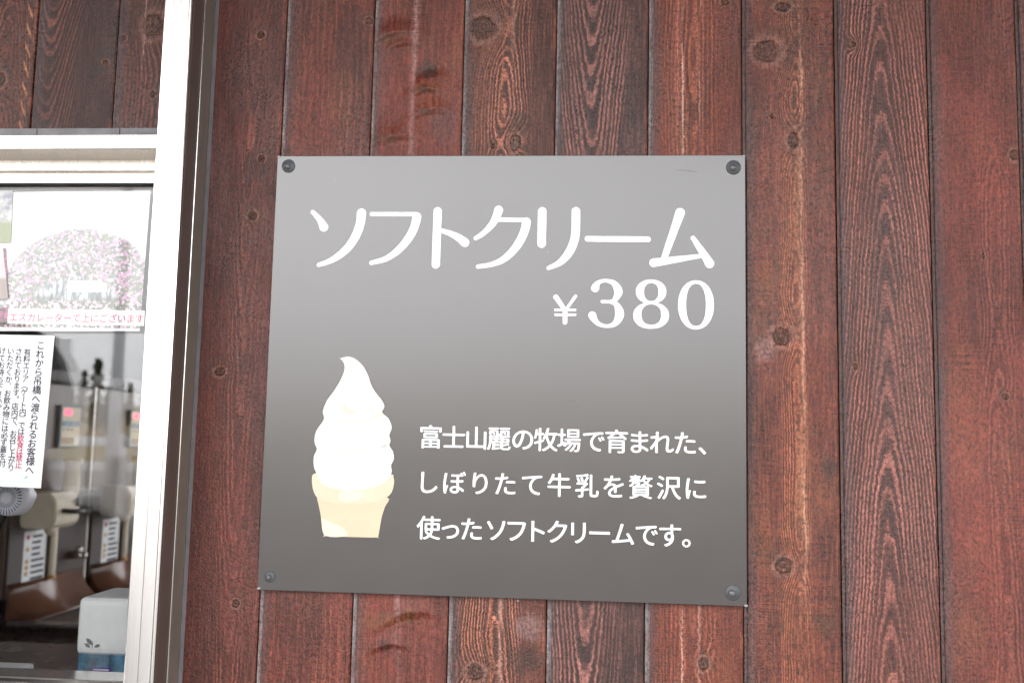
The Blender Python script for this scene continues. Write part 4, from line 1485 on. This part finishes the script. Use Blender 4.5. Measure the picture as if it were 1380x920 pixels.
pel = jv((0, 0, 0.96), (0.150, 0.105))
wst = jv((0, 0.005, 1.10), (0.140, 0.100), pel)
chs = jv((0, 0.0, 1.27), (0.165, 0.115), wst)
shl = jv((0, -0.005, 1.41), (0.130, 0.085), chs)
nck = jv((0, 0.005, 1.49), 0.056, shl)
nk2 = jv((0, 0.015, 1.56), 0.052, nck)
for s in (-1, 1):
    a = jv((s * 0.165, -0.01, 1.405), 0.062, shl)
    b = jv((s * 0.205, -0.02, 1.27), 0.052, a)
    c = jv((s * 0.225, -0.015, 1.12), 0.044, b)
    d = jv((s * 0.220, 0.05, 0.98), 0.040, c)
    e = jv((s * 0.212, 0.10, 0.88), 0.028, d)
    h1 = jv((s * 0.210, 0.115, 0.84), (0.020, 0.036), e)
    h2 = jv((s * 0.208, 0.13, 0.795), (0.015, 0.040), h1)
    for q, (dy, L) in enumerate(((0.030, 0.062), (0.010, 0.072), (-0.010, 0.068), (-0.029, 0.054))):
        f1 = jv((s * 0.206, 0.135 + dy, 0.785 - L * 0.35), 0.0092, h2)
        f2 = jv((s * 0.198, 0.140 + dy, 0.785 - L * 0.8), 0.0085, f1)
        f3 = jv((s * 0.186, 0.140 + dy, 0.785 - L * 1.15), 0.0075, f2)
    t1 = jv((s * 0.196, 0.160, 0.820), 0.011, h1)
    t2 = jv((s * 0.188, 0.185, 0.785), 0.009, t1)
    a = jv((s * 0.090, 0.0, 0.88), 0.092, pel)
    b = jv((s * 0.100, 0.01, 0.68), 0.074, a)
    c = jv((s * 0.102, 0.015, 0.48), 0.056, b)
    d = jv((s * 0.104, -0.005, 0.30), 0.053, c)
    e = jv((s * 0.104, -0.02, 0.11), 0.040, d)
    f = jv((s * 0.106, -0.015, 0.058), 0.042, e)
    g_ = jv((s * 0.112, 0.07, 0.042), (0.044, 0.034), f)
    h_ = jv((s * 0.118, 0.155, 0.030), (0.038, 0.024), g_)
body = skin_mesh(v_, e_, r_)
bb = bmesh.new()
bb.from_mesh(body)
# head: shaped ball joined to the same mesh
hm = bmesh.new()
bmesh.ops.create_uvsphere(hm, u_segments=28, v_segments=20, radius=1.0)
for v in hm.verts:
    x, y, z = v.co
    w = 0.078 * (1 - 0.20 * max(0, -z) ** 1.5)
    d = 0.098 if y < 0 else 0.094
    X_, Y_, Z_ = x * w, y * d, z * 0.118
    if y > 0.2:
        jaw = max(0, -z - 0.25)
        Y_ += 0.012 * jaw
        nose = math.exp(-((x / 0.16) ** 2 + ((z + 0.18) / 0.20) ** 2))
        Y_ += 0.020 * nose * max(0, y)
        eye = sum(math.exp(-(((x - q) / 0.20) ** 2 + ((z - 0.06) / 0.13) ** 2)) for q in (-0.42, 0.42))
        Y_ -= 0.008 * eye
        Y_ += 0.005 * math.exp(-((x / 0.32) ** 2 + ((z + 0.48) / 0.09) ** 2)) * max(0, y)
    v.co = Vector((X_, Y_ + 0.028, Z_ + 1.645))
for f in hm.faces:
    f.smooth = True
merge(bb, hm)
for s in (-1, 1):
    em_ = bmesh.new()
    bmesh.ops.create_uvsphere(em_, u_segments=10, v_segments=8, radius=1.0)
    for v in em_.verts:
        v.co = Vector((s * 0.078 + v.co.x * 0.010, 0.020 + v.co.y * 0.018, 1.640 + v.co.z * 0.030))
    merge(bb, em_)
for f in bb.faces:
    f.smooth = True
    c = f.calc_center_median()
    if c.z > 1.505 or (abs(c.x) > 0.165 and c.y > 0.075 and c.z < 0.885 and c.z > 0.6):
        f.material_index = 0
    elif c.z > 0.93 or (abs(c.x) > 0.19 and c.z > 0.86):
        f.material_index = 1
    elif c.z > 0.085:
        f.material_index = 2
    else:
        f.material_index = 3
bo = obj('body', bb, None, per)
for k in ('skin', 'jacket', 'trousers', 'shoe'):
    bo.data.materials.append(MT[k])
hr = bmesh.new()
bmesh.ops.create_uvsphere(hr, u_segments=32, v_segments=24, radius=1.0)
dele = []
for v in hr.verts:
    x, y, z = v.co
    if (y > 0.25 and z < 0.45) or z < -0.62:
        dele.append(v)
    rr_ = 1.0 + R.uniform(-0.012, 0.02)
    v.co = Vector((x * 0.091 * rr_, (y * 0.110) * rr_ + 0.024, z * 0.132 * rr_ + 1.648))
bmesh.ops.delete(hr, geom=dele, context='VERTS')
ho = obj('hair', hr, MT['hair'], per, smooth=True)
ho.modifiers.new('thick', 'SOLIDIFY').thickness = 0.012
for s in (-1, 1):
    eb = bmesh.new()
    bmesh.ops.create_uvsphere(eb, u_segments=10, v_segments=8, radius=0.011)
    for v in eb.verts:
        v.co += Vector((s * 0.032, 0.108, 1.652))
    obj('eye', eb, MT['shoe'], per, smooth=True)

# ------------------------------------------------------------------ what the glass mirrors: lamp post, rail, trees
def mirror(x, y, dist):
    """point at the given distance from the glass along the mirrored line of sight"""
    p = W(x, y, YG)
    d = ray(x, y)
    d = Vector((d.x, -d.y, d.z)).normalized()
    return p + d * (dist / abs(d.y))


lp_ = mirror(156, 520, 11.0)
lam = empty('lamp_post', (lp_.x, lp_.y, 0), 'pale grey lamp post on the forecourt facing the shop window', 'lamp post')
lb_ = bmesh.new()
tube(lb_, [(0, 0, 0), (0, 0, 2.5), (0, 0, 6.5)], [0.085, 0.075, 0.055], 14)
obj('pole', lb_, MT['galv'], lam)
lb_ = bmesh.new()
lathe(lb_, [(0.16, -0.001), (0.16, 0.02), (0.10, 0.03), (0.09, 0.12)], (0, 0, 0), 'z', 16)
obj('base', lb_, MT['galv'], lam)
lb_ = bmesh.new()
tube(lb_, [(0, 0, 6.4), (0.3, 0, 6.7), (1.0, 0, 6.8)], 0.035, 10)
obj('arm', lb_, MT['galv'], lam)
obj('lantern', B(0.8, 1.4, -0.12, 0.12, 6.74, 6.86, bev=0.03), MT['galv'], lam)
rl = empty('guard_rail', (-10, -13.0, 0), 'white painted guard rail along the far side of the forecourt', 'rail')
for k in range(3):
    obj('beam', B(-16, 16, -0.03, 0.03, 0.55 + 0.38 * k, 0.68 + 0.38 * k, bev=0.01), MT['rail'], rl)
for k in range(11):
    obj('post', B(-15.6 + 3.1 * k, -15.5 + 3.1 * k, 0.031, 0.12, 0, 1.5), MT['rail'], rl)


def conifer(seed, H):
    rr = random.Random(seed)
    bm = bmesh.new()
    vs = []
    for k in range(900):
        t = rr.random() ** 0.75
        z = H * (0.10 + 0.90 * t)
        rad = (1 - t) * H * 0.20 * (0.55 + 0.45 * math.sin(t * 40 + seed)) * rr.uniform(0.35, 1.0) + 0.05
        a = rr.uniform(0, 2 * PI)
        p = Vector((math.cos(a) * rad, math.sin(a) * rad, z))
        s = H * rr.uniform(0.018, 0.04)
        o1 = Vector((rr.uniform(-1, 1), rr.uniform(-1, 1), rr.uniform(-0.5, 0.3))) * s
        o2 = Vector((math.cos(a), math.sin(a), -0.5)) * s * 1.6
        bm.faces.new([bm.verts.new(p - o1), bm.verts.new(p + o1), bm.verts.new(p + o2)])
    return bm


for k in range(14):
    px_ = 60 + k * 17 + R.uniform(-5, 5)
    p = mirror(px_, 530, R.uniform(62, 86))
    H = R.uniform(3.0, 5.6)
    t_ = min(1, max(0, (-48 - p.y) / 70))
    zg = -0.2 + 6.2 * t_ ** 0.8 + 0.9 * math.sin(p.x * 0.05 + 1.0) * t_
    tr0 = empty('conifer_tree', (p.x, p.y, zg - 0.1), 'dark conifer on the dry hillside beyond the forecourt', 'tree', 'conifers on the hillside')
    obj('crown', conifer(k, H), MT['needles'], tr0)
    tb = bmesh.new()
    tube(tb, [(0, 0, -0.3), (0, 0, H * 0.4), (0, 0, H * 0.95)], [0.14, 0.09, 0.02], 8)
    obj('trunk', tb, MT['bark'], tr0)
bpy.data.objects.remove(_fo)
